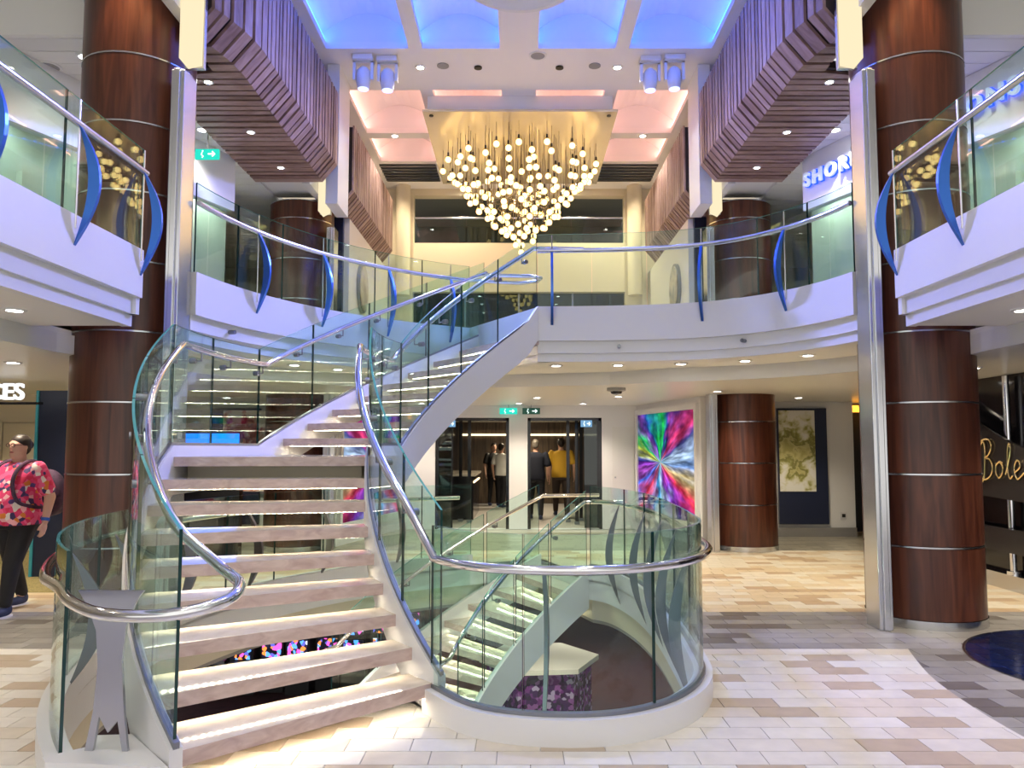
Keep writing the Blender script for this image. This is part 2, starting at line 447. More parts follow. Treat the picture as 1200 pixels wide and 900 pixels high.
# navy disc let into the floor
disc = th('floor_medallion', 'round navy tiled medallion with steel rim set in the floor', 'floor inlay', (CIRC[0], CIRC[1], 0))
ring = [(CIRC[0] + CIRC[2] * cos(2 * pi * i / 64), CIRC[1] + CIRC[2] * sin(2 * pi * i / 64)) for i in range(64)]
B().sweep(ring, [(0, -.008), (0, .003), (-.018, .003), (-.018, -.008)], closed=True).obj('rim', STEEL, disc, True)
B().lathe([(0, -.004), (CIRC[2] - .004, -.004), (CIRC[2] - .004, -.008)], (CIRC[0], CIRC[1], 0), 64).obj('bedding', M('joint_blue', (.10, .16, .34), .4), disc)
NAVYT = [M('navy_tile_%d' % i, c, .12, noise=.15, nscale=14) for i, c in enumerate(((.008, .014, .06), (.010, .018, .075), (.007, .011, .045)))]
for i in range(-7, 7):
    for j in range(-7, 7):
        s = .168; g = .0055
        pg = [(CIRC[0] + u, CIRC[1] + v) for u, v in rect(i * s + g, (i + 1) * s - g, j * s + g, (j + 1) * s - g)]
        for k in range(64):
            if not pg: break
            a = 2 * pi * (k + .5) / 64; u = (cos(a), sin(a))
            if hypot((i + .5) * s, (j + .5) * s) < CIRC[2] - .2: break
            rr = CIRC[2] - .004
            pg = clip(pg, (CIRC[0] + u[0] * rr, CIRC[1] + u[1] * rr), (-u[0], -u[1]))
        if len(pg) >= 3: B().prism(pg, -.008, .001).obj('disc_tile', random.choice(NAVYT), disc)

# ------------------------------------------------------------------ slab edge of the well, deck below
fas = struct(B().sweep(WELL, [(0, .0), (0, -.26), (-.06, -.26), (-.06, 0)], closed=True).obj('trim_1', WHITE, None, True), 'white slab edge around the stair opening', 'trim')
struct(B().sweep(WELL, [(-.05, -.26), (-.05, -.50), (-.12, -.50), (-.12, -.26)], closed=True).obj('trim_2', CREAM, None, True), 'cream lower slab edge around the stair opening', 'trim')
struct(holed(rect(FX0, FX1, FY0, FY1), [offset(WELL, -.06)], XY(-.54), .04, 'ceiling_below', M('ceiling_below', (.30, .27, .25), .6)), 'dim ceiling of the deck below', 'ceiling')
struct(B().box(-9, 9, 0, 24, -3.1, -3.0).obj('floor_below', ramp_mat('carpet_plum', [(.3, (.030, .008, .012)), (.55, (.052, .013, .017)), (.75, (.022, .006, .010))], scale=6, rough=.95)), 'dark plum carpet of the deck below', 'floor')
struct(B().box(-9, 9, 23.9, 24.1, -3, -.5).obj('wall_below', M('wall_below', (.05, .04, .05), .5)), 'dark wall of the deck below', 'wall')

# ================================================================== STAIRCASE
stairs = th('staircase', 'curved white staircase with lit open treads, half landing and glass sides', 'staircase', (-1.2, 4.2, 0))
def sector(C, r0, r1, a0, a1, n):
    return [pol(r0, a0 + (a1 - a0) * i / n, C) for i in range(n + 1)] + [pol(r1, a1 + (a0 - a1) * i / n, C) for i in range(n + 1)]
def tread(root, C, k, a, step, z, r0=R_IN, r1=R_OUT):
    a0, a1 = a, a - step - .9
    t = B().prism(sector(C, r0, r1, a0, a1, 3), z - .075, z, 0, 1).obj('tread', [TREADM, TREADT], root, bevel=0)
    # led profile under the nosing
    B().prism(sector(C, r0 + .06, r1 - .06, a0 - .45, a0 - .75, 3), z - .0775, z - .0755).obj('led_strip', LED if C is CC else LEDL, t)
    return t
for k in range(1, 9): tread(stairs, CC, k, T1 - (k - 1) * S1, S1, k * RIS)
land = B().prism(sector(CC, R_IN, R_OUT, TL, T2 - .6, 10), 1.5 - .075, 1.5, 0, 1).obj('landing', [TREADM, TREADT], stairs)
B().prism(sector(CC, R_IN + .05, R_OUT - .05, TL - 2.5, T2 + .5, 10), 1.5 - .24, 1.5 - .0755).obj('landing_box', M('landing_soffit', (.42, .38, .28), .5), stairs)
for k in range(10, 18): tread(stairs, CC, k, T2 - (k - 10) * S2, S2, k * RIS)

def ribbon(root, name, C, R, ths, zf, lo, hi, thick, mats, mis=None, smooth=True, floorclip=None):
    path = [pol(R, t, C) for t in ths]
    zl = [zf(t) for t in ths]
    def z(i, k, h):
        v = zl[i] + h
        return max(floorclip, v) if floorclip is not None else v
    b = B().sweep(path, [(-thick / 2, lo), (thick / 2, lo), (thick / 2, hi), (-thick / 2, hi)], z=z, mis=mis)
    return b.obj(name, mats, root, smooth)
def lin(a, b, n): return [a + (b - a) * i / n for i in range(n + 1)]
ths_f1 = lin(T1 + 1.2, TL, 14); ths_ld = lin(TL, T2 + S2, 8); ths_f2 = lin(T2 + S2, TEND, 16)
ALLTH = ths_f1 + ths_ld[1:] + ths_f2[1:]
for R, nm in ((R_IN - .03, 'stringer'), (R_OUT + .03, 'stringer')):
    zs_ = (lambda t: zn(t) + .11 * max(0, min(1, (TEND + 5 - t) / 5)) ** 2) if R < 3 else zn
    s_ = ribbon(stairs, nm, CC, R, ALLTH, zs_, -.30, .09, .06, WHITE, floorclip=0.0)
    ribbon(s_, 'glass_channel', CC, R, ALLTH, zn, .085, .115, .03, DSTEEL, floorclip=0.0)
GM = [EDGE, GLASS, EDGEL, GLASS]     # bottom, inner face, top edge, outer face
def gpanel(root, path, zlo, zhi, thick=.016):
    """one glass sheet; zlo/zhi are lists along the path"""
    def z(i, k, h): return zlo[i] if h < .5 else zhi[i]
    b = B().sweep(path, [(-thick / 2, 0), (thick / 2, 0), (thick / 2, 1), (-thick / 2, 1)], z=z, mis=[0, 1, 2, 1])
    for q in (-1, -2): b.mi[q] = 0
    return b.obj('glass_panel', [EDGE, GLASS, EDGEL], root, True)
def stair_glass(root, C, R, t0, t1, n, zf, lo=.10, hi=1.06):
    for i in range(n):
        a, b_ = t0 + (t1 - t0) * (i + .008) / n, t0 + (t1 - t0) * (i + .992) / n
        ts = lin(a, b_, 8)
        gpanel(root, [pol(R, t, C) for t in ts], [max(.06, zf(t) + lo) for t in ts], [zf(t) + hi for t in ts])
for R in (R_IN - .03, R_OUT + .03):
    stair_glass(stairs, CC, R, T1 + 1.0, TL, 4, zn)
    stair_glass(stairs, CC, R, TL, T2 + S2, 2, zn)
    stair_glass(stairs, CC, R, T2 + S2, TEND, 4, zn)
def bracket(rail, p, q):
    """stand-off from glass point q to the underside of rail point p"""
    p = Vector(p); q = Vector(q)
    b = B().tube([p - Vector((0, 0, .018)), (p.x, p.y, q.z), q], .008, 6)
    d = (q - Vector((p.x, p.y, q.z))).normalized()
    b.cyl(q - d * .022, q + d * .030, .024, n=10)
    return b.obj('rail_bracket', DSTEEL, rail, True)
HR = .90
# outer hand rail, curling round the newel at the foot and on round the well
pts = [(*pol(R_OUT - .05, t), zn(t) + HR) for t in ALLTH[::-1] if t < T1 - 3]
pts += spline([(*pol(R_OUT - .05, T1 - 3), zn(T1 - 3) + HR), (-1.42, 3.72, 1.0), (-1.27, 3.55, .95), (-1.27, 3.36, .91), (-1.45, 3.24, .88), (-1.75, 3.30, .87), (-2.02, 3.52, .88), (-2.24, 3.80, .89), (*pol(4.49, 214), .90)], 6)[1:]
pts += [(*pol(4.49, t), .90) for t in lin(212, 118, 40)]
hr = B().tube(pts, .027, 10).obj('handrail', CHROME, stairs, True)
for t in (213, 205, 197, 188, 180, 172, 164, 155, 146, 138, 129, 121):
    bracket(hr, (*pol(R_OUT - .05, t), zn(t) + HR), (*pol(R_OUT + .02, t), zn(t) + HR - .09))
# inner hand rail, running on round the front of the opening
infront = offset(well_front, -.085)
pts = [(.75, 8.74, 3.86), (.5, 8.76, 3.87), (.36, 8.79, 3.88)] + [(*pol(R_IN + .06, t), zn(t) + HR) for t in ALLTH[::-1] if t < T1 - 2]
pts += [(*p, .915) for p in infront[2:]]
hr = B().tube(pts, .027, 10).obj('handrail', CHROME, stairs, True)
for t in (219, 210, 201, 192, 183, 174, 166, 154, 145, 136, 127, 119):
    bracket(hr, (*pol(R_IN + .06, t), zn(t) + HR), (*pol(R_IN - .02, t), zn(t) + HR - .09))

# ------------------------------------------------------------------ guard of the well
guard = th('well_guardrail', 'curved glass guard with white kerb around the stair opening', 'guardrail', (.4, 4.3, 0))
B().sweep(well_front, [(.02, -.02), (.02, .14), (-.10, .14), (-.10, -.008)]).obj('kerb', WHITE, guard, True)
B().sweep(well_front, [(-.015, .139), (-.015, .16), (-.055, .16), (-.055, .139)]).obj('glass_channel', DSTEEL, guard, True)
gf = offset(well_front, -.035)
for run in cut(gf, 9):
    gpanel(guard, run, [.14] * len(run), [1.10] * len(run))
def crescent(z0, z1, b1, b2, n=14):
    o = [(b1 * sin(pi * i / n), z0 + (z1 - z0) * i / n) for i in range(n + 1)]
    q = [(b2 * sin(pi * i / n), z0 + (z1 - z0) * i / n) for i in range(1, n)][::-1]
    return o + q
def fin(root, p, tang, z0, z1, b1, b2, mat, thick=.022, base=0.0):
    """crescent blade standing square to the glass, bulging along the normal"""
    tx, ty = tang; nx, ny = -ty, tx
    poly = crescent(z0, z1, b1, b2); n = len(poly)
    vs = []
    for s_ in (-thick / 2, thick / 2):
        for (o, z) in poly: vs.append((p[0] + nx * (o + base) + tx * s_, p[1] + ny * (o + base) + ty * s_, z))
    h = 14; b = B()
    fs = []
    # strip between outer and inner arc
    outer = list(range(0, h + 1)); inner = [0] + list(range(n - 1, h, -1)) + [h]
    for i in range(h):
        fs.append((outer[i], outer[i + 1], inner[i + 1], inner[i])); fs.append((inner[i] + n, inner[i + 1] + n, outer[i + 1] + n, outer[i] + n))
        fs.append((outer[i], outer[i] + n, outer[i + 1] + n, outer[i + 1])); fs.append((inner[i], inner[i + 1], inner[i + 1] + n, inner[i] + n))
    b.add(vs, fs)
    return b.obj('fin', mat, root)
def ptan(path, fr):
    L = [0]
    for a, b in zip(path, path[1:]): L.append(L[-1] + hypot(b[0] - a[0], b[1] - a[1]))
    s = fr * L[-1]
    for i in range(len(L) - 1):
        if L[i + 1] >= s:
            t = (s - L[i]) / (L[i + 1] - L[i]); a, b = path[i], path[i + 1]; d = hypot(b[0] - a[0], b[1] - a[1])
            return (a[0] + (b[0] - a[0]) * t, a[1] + (b[1] - a[1]) * t), ((b[0] - a[0]) / d, (b[1] - a[1]) / d)
for fr in (.125, .37, .50, .62, .75, .90):
    p, tg = ptan(well_front, fr)
    fin(guard, p, tg, -.20 if fr > .35 else .12, .92, .17, .09, DSTEEL, .022, base=-.0)
# left side of the well
guardl = th('well_guardrail', 'curved glass guard on the left of the stair, behind the steel newel', 'guardrail', (-2.6, 5, 0))
B().sweep(well_left, [(.10, -.008), (.10, .14), (-.02, .14), (-.02, -.02)]).obj('kerb', WHITE, guardl, True)
for run in cut(offset(well_left, .035), 11): gpanel(guardl, run[::-1], [.14] * len(run), [1.08] * len(run))
for fr in (.14, .28, .42, .56, .70, .84):
    p, tg = ptan(well_left[::-1], fr); fin(guardl, p, tg, .10, .92, .2, .1, DSTEEL, .03)
# newel box and steel plate at the foot of the stair
newel = th('newel_post', 'flat Y-shaped steel newel plate at the foot of the stair', 'newel post', (-1.85, 3.45, 0))
p0, p1 = pol(4.02, T1 + 1.5), pol(4.50, 219.5)
B().prism([pol(4.12, T1 + 1.4), pol(4.12, T1 - 6), pol(4.29, 217.0), pol(4.29, 219.05), pol(4.51, 219.2), pol(4.51, 220.2)], 0, .15).obj('base_box', WHITE, newel)
yp = [(-.07, 0), (-.045, .18), (0, .10), (.045, .16), (.075, 0), (.10, 0), (.075, .2), (.055, .45), (.07, .62), (.12, .76), (.15, .80), (-.17, .80), (-.12, .72), (-.075, .60), (-.06, .42), (-.075, .2), (-.11, 0)]
pc = pol(4.26, 220.6); d = Vector((p0[0] - p1[0], p0[1] - p1[1])).normalized(); nn = Vector((-d.y, d.x))
vs = [(pc[0] + d.x * u + nn.x * s_, pc[1] + d.y * u + nn.y * s_, .14 + v * .94) for s_ in (-.009, .009) for u, v in yp]
n_ = len(yp); fs = [list(range(n_))[::-1], [n_ + i for i in range(n_)]] + [(i, (i + 1) % n_, n_ + (i + 1) % n_, n_ + i) for i in range(n_)]
B().add(vs, fs).obj('plate', M('newel_steel', (.46, .47, .54), .3, 1.0), newel)

# ------------------------------------------------------------------ flight coming up from below
lowst = th('lower_staircase', 'white curved flight seen through the opening, rising from the deck below', 'staircase', (0, 9, -1.5))
def z3(t): return max(-1.5, min(0, RIS * ((T3 + 0 * S3) - t) / S3))
TL3 = T3 + 9 * S3
for k in range(1, 9): tread(lowst, C2, k, T3 + k * S3, S3, -k * RIS)
B().prism(sector(C2, R_IN, R_OUT, TL3, TL3 + 26, 8), -1.58, -1.5, 0, 1).obj('landing', [TREADM, TREADT], lowst)
th3 = lin(TL3 + 26, TL3, 6) + lin(TL3, T3, 16)[1:]
for R in (R_IN - .03, R_OUT + .03):
    ribbon(lowst, 'stringer', C2, R, th3, z3, -.36, .09, .06, WHITE)
def gl3(R):
    for i in range(4):
        ts = lin(TL3 + (T3 - TL3) * (i + .03) / 4, TL3 + (T3 - TL3) * (i + .97) / 4, 6)
        gpanel(lowst, [pol(R, t, C2) for t in ts], [z3(t) + .09 for t in ts], [z3(t) + 1.06 for t in ts])
for R in (R_IN - .03, R_OUT + .03): gl3(R)
for R, rr in ((R_IN + .06, 1), (R_OUT - .06, -1)):
    pts = [(*pol(R, t, C2), z3(t) + HR) for t in lin(TL3 + 20, T3, 24)]
    e0 = pts[-1]
    pts += [(*pol(R, T3 - 6, C2), HR), (*pol(R, T3 - 12, C2), HR)]
    h_ = B().tube(pts, .025, 10).obj('handrail', CHROME, lowst, True)
    for t in (150, 140, 130, 120): bracket(h_, (*pol(R, t, C2), z3(t) + HR), (*pol(R - .08 * rr, t, C2), z3(t) + HR - .09))

# ================================================================== UPPER DECK
uf = B()
prof_f = [(0, 2.80), (0, 3.20), (.10, 3.20), (.10, 2.80)]
def slab_edge(i, path, lab):
    """path runs with the deck on its left"""
    o = B().sweep(path, [(0, 2.80), (0, 3.20), (.14, 3.20), (.14, 2.80)]).obj('trim_%d' % i, WHITE, None, True); struct(o, lab, 'trim')
    B().sweep(path, [(.05, 2.66), (.05, 2.805), (.14, 2.805), (.14, 2.66)]).obj('moulding', WHITE, o, True)
    B().sweep(path, [(.08, 2.565), (.08, 2.665), (.16, 2.665), (.16, 2.565)]).obj('moulding', WHITE, o, True)
    return o
nearL = [(-3.1, -2.5 + 8.75 * i / 10) for i in range(11)]
nearR = [(3.1, 6.25 - 8.75 * i / 10) for i in range(11)]
for path, i_, lab_, sg_ in ((nearL, 3, 'white curved-profile fascia of the near left upper gallery', -1), (nearR, 7, 'white fascia of the near right upper gallery', 1)):
    o = slab_edge(i_, path, lab_); x0, x1 = sorted((sg_ * 3.12, sg_ * 4.3)); B().box(x0, x1, 6.19, 6.246, 2.66, 3.19).obj('end_face', WHITE, o)
slab_edge(4, up_left, 'white fascia of the upper gallery behind the stair on the left')
slab_edge(5, [up_left[-1], (.225, 8.80)], 'white slab edge at the head of the stair')
slab_edge(6, up_right, 'white fascia of the upper gallery right of the stair head')
BIG = 9.0
Upoly = [(-BIG, -2.5), (-3.255, -2.5), (-3.255, 6.24), (-4.02, 6.24), (-4.02, 7.1), (-3.2, 7.1)] + offset(up_left, .155) + offset(up_right, .155) + [(3.2, 7.1), (4.02, 7.1), (4.02, 6.24), (3.255, 6.24), (3.255, -2.5), (BIG, -2.5), (BIG, 17), (-BIG, 17)]
struct(holed(Upoly, [], XY(2.57), .05, 'ceiling_soffit', CEIL), 'white soffit under the upper gallery', 'ceiling')
struct(holed(Upoly, [], XY(2.95), .05, 'floor_upper', M('carpet_upper', (.52, .48, .42), .9)), 'floor of the upper gallery', 'floor')
in_l = [(-4.0, -2.5), (-4.0, 6.6)] + arc(5.25, 172, 124, 20)
in_r = [(1.2, 10.1)] + [p for p in offset(up_right, 1.0)[14:]] + [(4.0, 6.6), (4.0, -2.5)]
Lpoly = [(-BIG, -2.5)] + in_l + in_r + [(BIG, -2.5), (BIG, 16.5), (-BIG, 16.5)]
struct(holed(Lpoly, [], XY(2.40), .17, 'ceiling', CEILP), 'pale panel ceiling of the lower level', 'ceiling')

def balustrade(label, path, npan, fins, side=1, fmat=FIN_BLUEREFL):
    """path with the deck on its left: glass, rail and bulging fins on the void side"""
    r = th('balustrade', label, 'balustrade', (*path[len(path) // 2], 3.2))
    g = offset(path, .03)
    for run in cut(g, npan): gpanel(r, run, [3.12] * len(run), [4.05] * len(run))
    rail = B().tube([(*p, 3.85) for p in offset(path, .0)], .026, 10).obj('handrail', STEEL, r, True)
    for fr in fins:
        p, tg = ptan(path, fr)
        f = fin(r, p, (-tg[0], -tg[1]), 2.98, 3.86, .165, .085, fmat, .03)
        B().cyl((p[0], p[1], 3.1), (p[0], p[1], 4.03), .007, n=6).obj('post', STEEL, r)
    return r
balustrade('near left gallery glass balustrade with two steel fins tinted with reflected blue beside the left column', nearL, 8, (.775, .888, .995))
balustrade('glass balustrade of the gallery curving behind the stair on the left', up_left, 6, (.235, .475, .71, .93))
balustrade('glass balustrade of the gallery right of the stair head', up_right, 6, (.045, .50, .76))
balustrade('near right gallery glass balustrade with two steel fins tinted with reflected blue beside the right column', nearR, 8, (.005, .112, .225))
# the left rail turns back in a loop at the head of the stair
loop = B().tube([(*p, 3.86) for p in [pol(4.32, 117), (-.30, 10.5), (.02, 10.55), (.26, 10.42), (.30, 10.25), (.16, 10.12), (-.15, 10.1), (-.45, 10.05)]], .026, 10)
lp = tag(loop.obj('rail_loop', STEEL, None, True), 'looped steel rail end at the head of the stair', 'handrail')

# ================================================================== COLUMNS
def column(x, y, sgn, label, top=5.75, lower=True):
    c = th('column', label, 'column', (x, y, 0), None)
    R = .50; st = .635; z = .07 if lower else 3.0
    B().lathe([(R + .008, -.0), (R + .008, .075), (R, .075)], (x, y, 0), 40).obj('base_ring', STEEL, c, True)
    zz = .075; k = 0
    while zz < top:
        z1 = min(zz + st, top)
        B().lathe([(R - .006, 0), (R, .006), (R, z1 - zz - .018), (R - .006, z1 - zz - .012)], (x, y, zz), 40).obj('wood_panel', WOODC, c, True)
        B().lathe([(R - .01, 0), (R + .004, 0), (R + .004, .014), (R - .01, .014)], (x, y, z1 - .014), 40).obj('band', STEEL, c, True)
        zz = z1; k += 1
    sx = x - sgn * (R + .07)
    b = B().box(sx - .06, sx + .06, y - .46, y - .20, 0, 5.0)
    b.box(sx - .025, sx + .025, y - .485, y - .46, 0, 5.0)
    b.obj('steel_pilaster', STEEL, c, bevel=.006)
    return c
column(-3.66, 7.2, -1, 'tall wood-clad column with steel bands left of the stair', 7.3)
column(3.74, 7.2, 1, 'tall wood-clad column with steel bands at the right, in front of the shop', 7.3)
column(-3.5, 12.2, -1, 'further wood-clad column on the left, behind the stair', 5.44)
column(3.55, 12.2, 1, 'further wood-clad column on the right, beside the bright screen', 5.44)
def lantern(x, y, label, z0=5.02, z1=6.4):
    r = th('lantern', label, 'lamp', (x, y, z0))
    wd = .075
    vs = [(x, y - .10, z0 - .02)]
    b = B().box(x - wd, x + wd, y - .15, y + .0, z0 + .07, z1)
    b.add([(x - wd, y - .15, z0 + .07), (x + wd, y - .15, z0 + .07), (x + wd, y, z0 + .07), (x - wd, y, z0 + .07), (x, y - .12, z0 - .02)],
          [(0, 1, 4), (1, 2, 4), (2, 3, 4), (3, 0, 4)])
    b.obj('shade', FROST, r)
    B().box(x - wd - .012, x + wd + .012, y + .0, y + .05, z0 + .05, z1).obj('back_plate', STEEL, r)
lantern(-3.0, 6.86, 'long frosted lantern on the near left column')
lantern(3.04, 6.86, 'long frosted lantern on the near right column')
lantern(-2.98, 11.6, 'long frosted lantern on the far left column', 5.1, 6.0)
lantern(3.02, 11.6, 'long frosted lantern on the far right column', 5.1, 6.0)

# ================================================================== WOOD PODS
def pod(sgn, y0, y1, label, taper):
    r = th('wood_pod', label, 'wall cladding', (sgn * 3.2, (y0 + y1) / 2, 5.45))
    zt = 6.78
    def prof(y):
        # recede at the near end
        t = max(0, 1 - (y - y0) / .9) if taper else 0
        t = t * t
        xf = 2.66 + .20 * t
        return [(3.85 if y > 7.75 else 3.16, 5.45), (xf + .21, 5.45), (xf, 5.70), (xf, zt)]
    pb = prof((y0 + y1) / 2)
    b = B(); ys = lin(y0 + .01, y1 - .01, 24); rings = []
    for y in ys:
        p = prof(y)
        rings.append([(sgn * (p[0][0] - .002), y, p[0][1] + .03), (sgn * (p[1][0] + .03), y, p[1][1] + .03), (sgn * (p[2][0] + .03), y, p[2][1] + .03), (sgn * (p[3][0] + .03), y, zt - .02), (sgn * 3.07, y, zt - .02), (sgn * 3.07, y, 5.56), (sgn * p[0][0], y, 5.56)])
    vs = [v for q in rings for v in q]; fs = []
    for i in range(len(ys) - 1):
        for k in range(7): fs.append((i * 7 + k, i * 7 + (k + 1) % 7, (i + 1) * 7 + (k + 1) % 7, (i + 1) * 7 + k))
    fs += [list(range(7)), [(len(ys) - 1) * 7 + k for k in range(7)]]
    b.add(vs, fs).obj('backing', M('pod_backing', (.03, .018, .018), .7) if 'pod_backing' not in bpy.data.materials else bpy.data.materials['pod_backing'], r)
    y = y0; rnd = random.Random(int(y0 * 10))
    while y < y1 - .04:
        wd = rnd.choice((.075, .09, .11, .13)); g = rnd.choice((.03, .04, .055))
        ye = min(y + wd, y1)
        b = B()
        for ya in (0,):
            P0, P1 = prof(y), prof(ye)
            q = []
            for (P, yy) in ((P0, y), (P1, ye)):
                for d in (0, .03):
                    q.append([(sgn * (P[0][0]), yy, P[0][1] + d), (sgn * (P[1][0] + d * .5), yy, P[1][1] + d), (sgn * (P[2][0] + d), yy, P[2][1] + d * .5), (sgn * (P[3][0] + d), yy, P[3][1])])
            vs = q[0] + q[1] + q[2] + q[3]   # outer y, inner y, outer ye, inner ye
            fs = []
            for k in range(3):
                fs += [(k, k + 1, 8 + k + 1, 8 + k), (4 + k, 12 + k, 12 + k + 1, 4 + k + 1), (k, 4 + k, 4 + k + 1, k + 1), (8 + k, 8 + k + 1, 12 + k + 1, 12 + k)]
            fs += [(0, 8, 12, 4), (3, 7, 15, 11)]
            b.add(vs, fs)
        b.obj('slat', WOODS[rnd.choices((0, 1, 2), (5, 3, 3))[0]], r)
        y = ye + g
    return r
for sgn, nm in ((-1, 'left'), (1, 'right')):
    pod(sgn, 6.95, 11.05, 'large slatted wood overhang above the near %s gallery' % nm, True)
    pod(sgn, 12.1, 15.9, 'smaller slatted wood overhang further back on the %s' % nm, False)

# ================================================================== UPPER CEILINGS AND HIGH CEILING
def plank_ceiling(sgn, nm):
    X = lambda a, b: sorted((sgn * a, sgn * b))
    b = B(); x0, x1 = X(3.87, 9); b.box(x0, x1, 7.2, 17, 5.57, 5.65); x0, x1 = X(3.1, 9); b.box(x0, x1, 7.14, 7.2, 5.545, 6.2)
    x0, x1 = X(3.21, 3.86); b.box(x0, x1, 11.1, 12.05, 5.57, 5.65); x0, x1 = X(3.21, 9); b.box(x0, x1, -2.5, 7.14, 6.2, 6.28)
    c = struct(b.obj('ceiling_%s' % nm, CEIL), 'white plank ceiling over the %s upper gallery' % nm, 'ceiling')
    y = 7.21; x0, x1 = X(3.88, 8.95)
    while y < 16.7:
        B().box(x0, x1, y, y + .235, 5.545, 5.571).obj('ceiling_plank', CEILP, c); y += .245
plank_ceiling(-1, 'left'); plank_ceiling(1, 'right')
for sgn, nm in ((-1, 'left'), (1, 'right')):
    x0, x1 = sorted((sgn * 3.09, sgn * 3.2))
    struct(B().box(x0, x1, -2.5, 17, 5.57, 7.5).box(x0, x1, 11.1, 12.05, 5.47, 5.57).obj('wall_high_%s' % nm, WHITE), 'white upper wall behind the %s wood overhangs' % nm, 'wall')
    x0, x1 = sorted((sgn * 2.70, sgn * 2.88))
    struct(B().box(x0, x1, 11.2, 11.9, 5.2, 7.345).obj('trim_pier_%s' % nm, WHITE), 'white pier between the %s wood overhangs' % nm, 'trim')
HC = 7.35
cols = [(-2.8, -1.6), (-1.4, -.28), (.28, 1.4), (1.6, 2.8)]
rows = [(5.3, 7.9, 'blue'), (8.2, 10.75, 'blue'), (12.05, 13.75, 'peach'), (14.0, 15.15, 'peach')]
holes = [rect(a, b_, c, d) for a, b_ in cols for c, d, _ in rows]
hc = struct(holed(rect(-3.1, 3.1, -2.5, 17), holes, XY(HC), .10, 'ceiling_high', M('ceiling_high', (.86, .84, .86), .45)), 'high white coffered ceiling over the atrium', 'ceiling')
LEDC = {'blue': E('cove_blue', (.015, .13, 1.0), 13), 'peach': E('cove_peach', (1.0, .45, .34), 7.5)}
VAULT = M('vault_white', (.82, .82, .84), .6)
for a, b_ in cols:
    for c, d, kind in rows:
        e = .07; x0, x1, y0, y1 = a - e, b_ + e, c - .02, d + .02; z0 = HC + .1; zs = HC + .24; rise = .30; n = 12
        g = B(); ring = [(x0, z0), (x0, zs)] + [(x0 + (x1 - x0) * i / n, zs + rise * sin(pi * i / n)) for i in range(1, n)] + [(x1, zs), (x1, z0)]
        m_ = len(ring)
        vs = [(x, y0, z) for x, z in ring] + [(x, y1, z) for x, z in ring]
        fs = [(i, i + 1, m_ + i + 1, m_ + i) for i in range(m_ - 1)] + [list(range(m_)), [m_ + i for i in range(m_)][::-1]]
        g.add(vs, fs); cof = g.obj('coffer', VAULT, hc)
        for xx in (x0 + .015, x1 - .055):
            B().box(xx, xx + .04, y0 + .03, y1 - .03, z0 + .01, z0 + .04).obj('led_strip', LEDC[kind], cof)
# oval ring fitting overhead
rg = tag(B().lathe([(0, .0), (.5, -.01), (.62, -.03), (.66, -.07), (.74, -.06), (.78, -.001)], (0.02, 9.0, HC), 48).obj('ceiling_rose', WHITE2, None, True), 'round white ceiling ring at the top centre', 'ceiling fitting')

# ================================================================== CHANDELIER
ch = th('chandelier', 'large chandelier of glowing round bulbs hanging as an inverted cone', 'chandelier', (0.02, 13.9, 7.1))
px, y0, y1 = 1.60, 12.2, 15.65
GOLD = M('plate_gold', (.78, .68, .52), .25, .5)
B().box(-px + .02, px + .02, y0, y1, 7.06, 7.10).obj('ceiling_plate', GOLD, ch)
B().box(-px + .10, px - .06, y0 + .05, y1 - .05, 7.10, 7.35).obj('plate_box', WHITE, ch)
for sx in (-1, 1):
    for yy in (y0 + .15, y1 - .15): B().cyl((sx * (px - .13) + .02, yy, 7.045), (sx * (px - .13) + .02, yy, 7.06), .035, n=12).obj('fixing', BLACK, ch)
bm = bmesh.new(); bmesh.ops.create_icosphere(bm, subdivisions=2, radius=.065); 
for v in bm.verts:
    if v.co.z > .03: v.co.z += (v.co.z - .03) * .5
bulb_me = bpy.data.meshes.new('bulb'); bm.to_mesh(bulb_me); bm.free(); bulb_me.materials.append(BULBG)
bulb_me.polygons.foreach_set('use_smooth', [True] * len(bulb_me.polygons))
bm = bmesh.new(); bmesh.ops.create_icosphere(bm, subdivisions=2, radius=.055); core_me = bpy.data.meshes.new('glow_core'); bm.to_mesh(core_me); bm.free(); core_me.materials.append(BULB); core_me.polygons.foreach_set('use_smooth', [True] * len(core_me.polygons))
sock_me = B().cyl((0, 0, .065), (0, 0, .13), .02, .016, 8).mesh('socket', BLACK)
CORD = M('cord_metal', (.25, .2, .15), .35, .6)
cord_me = B().cyl((0, 0, 0), (0, 0, 1), .0055, n=5).mesh('cord', CORD)
rnd = random.Random(3); cnt = 0
cxx, cyy = .02, 13.9
bulbs = []
for lev in range(15):
    f = lev / 14
    z = 6.68 - 1.5 * f
    rad = 1.36 * (1 - f) ** .95 + .03
    n = max(1, int(2 * pi * rad / .40)) if lev else 20
    for k in range(n):
        a = 2 * pi * (k + (lev % 2) * .5 + rnd.uniform(-.2, .2)) / n
        rr = rad * rnd.uniform(.95, 1.03)
        bulbs.append((cxx + rr * cos(a), cyy + rr * sin(a) * 1.0, z + rnd.uniform(-.05, .05)))
for k in range(60):                       # bulbs inside the cone
    a = rnd.uniform(0, 2 * pi); u = sqrt(rnd.random()); f = rnd.uniform(.0, .9)
    rr = 1.22 * (1 - f) ** .82 * u
    bulbs.append((cxx + rr * cos(a), cyy + rr * sin(a), 6.68 - 1.5 * f))
keep = []
for p in bulbs:
    if all((p[0] - q[0]) ** 2 + (p[1] - q[1]) ** 2 + (p[2] - q[2]) ** 2 > .145 ** 2 for q in keep): keep.append(p)
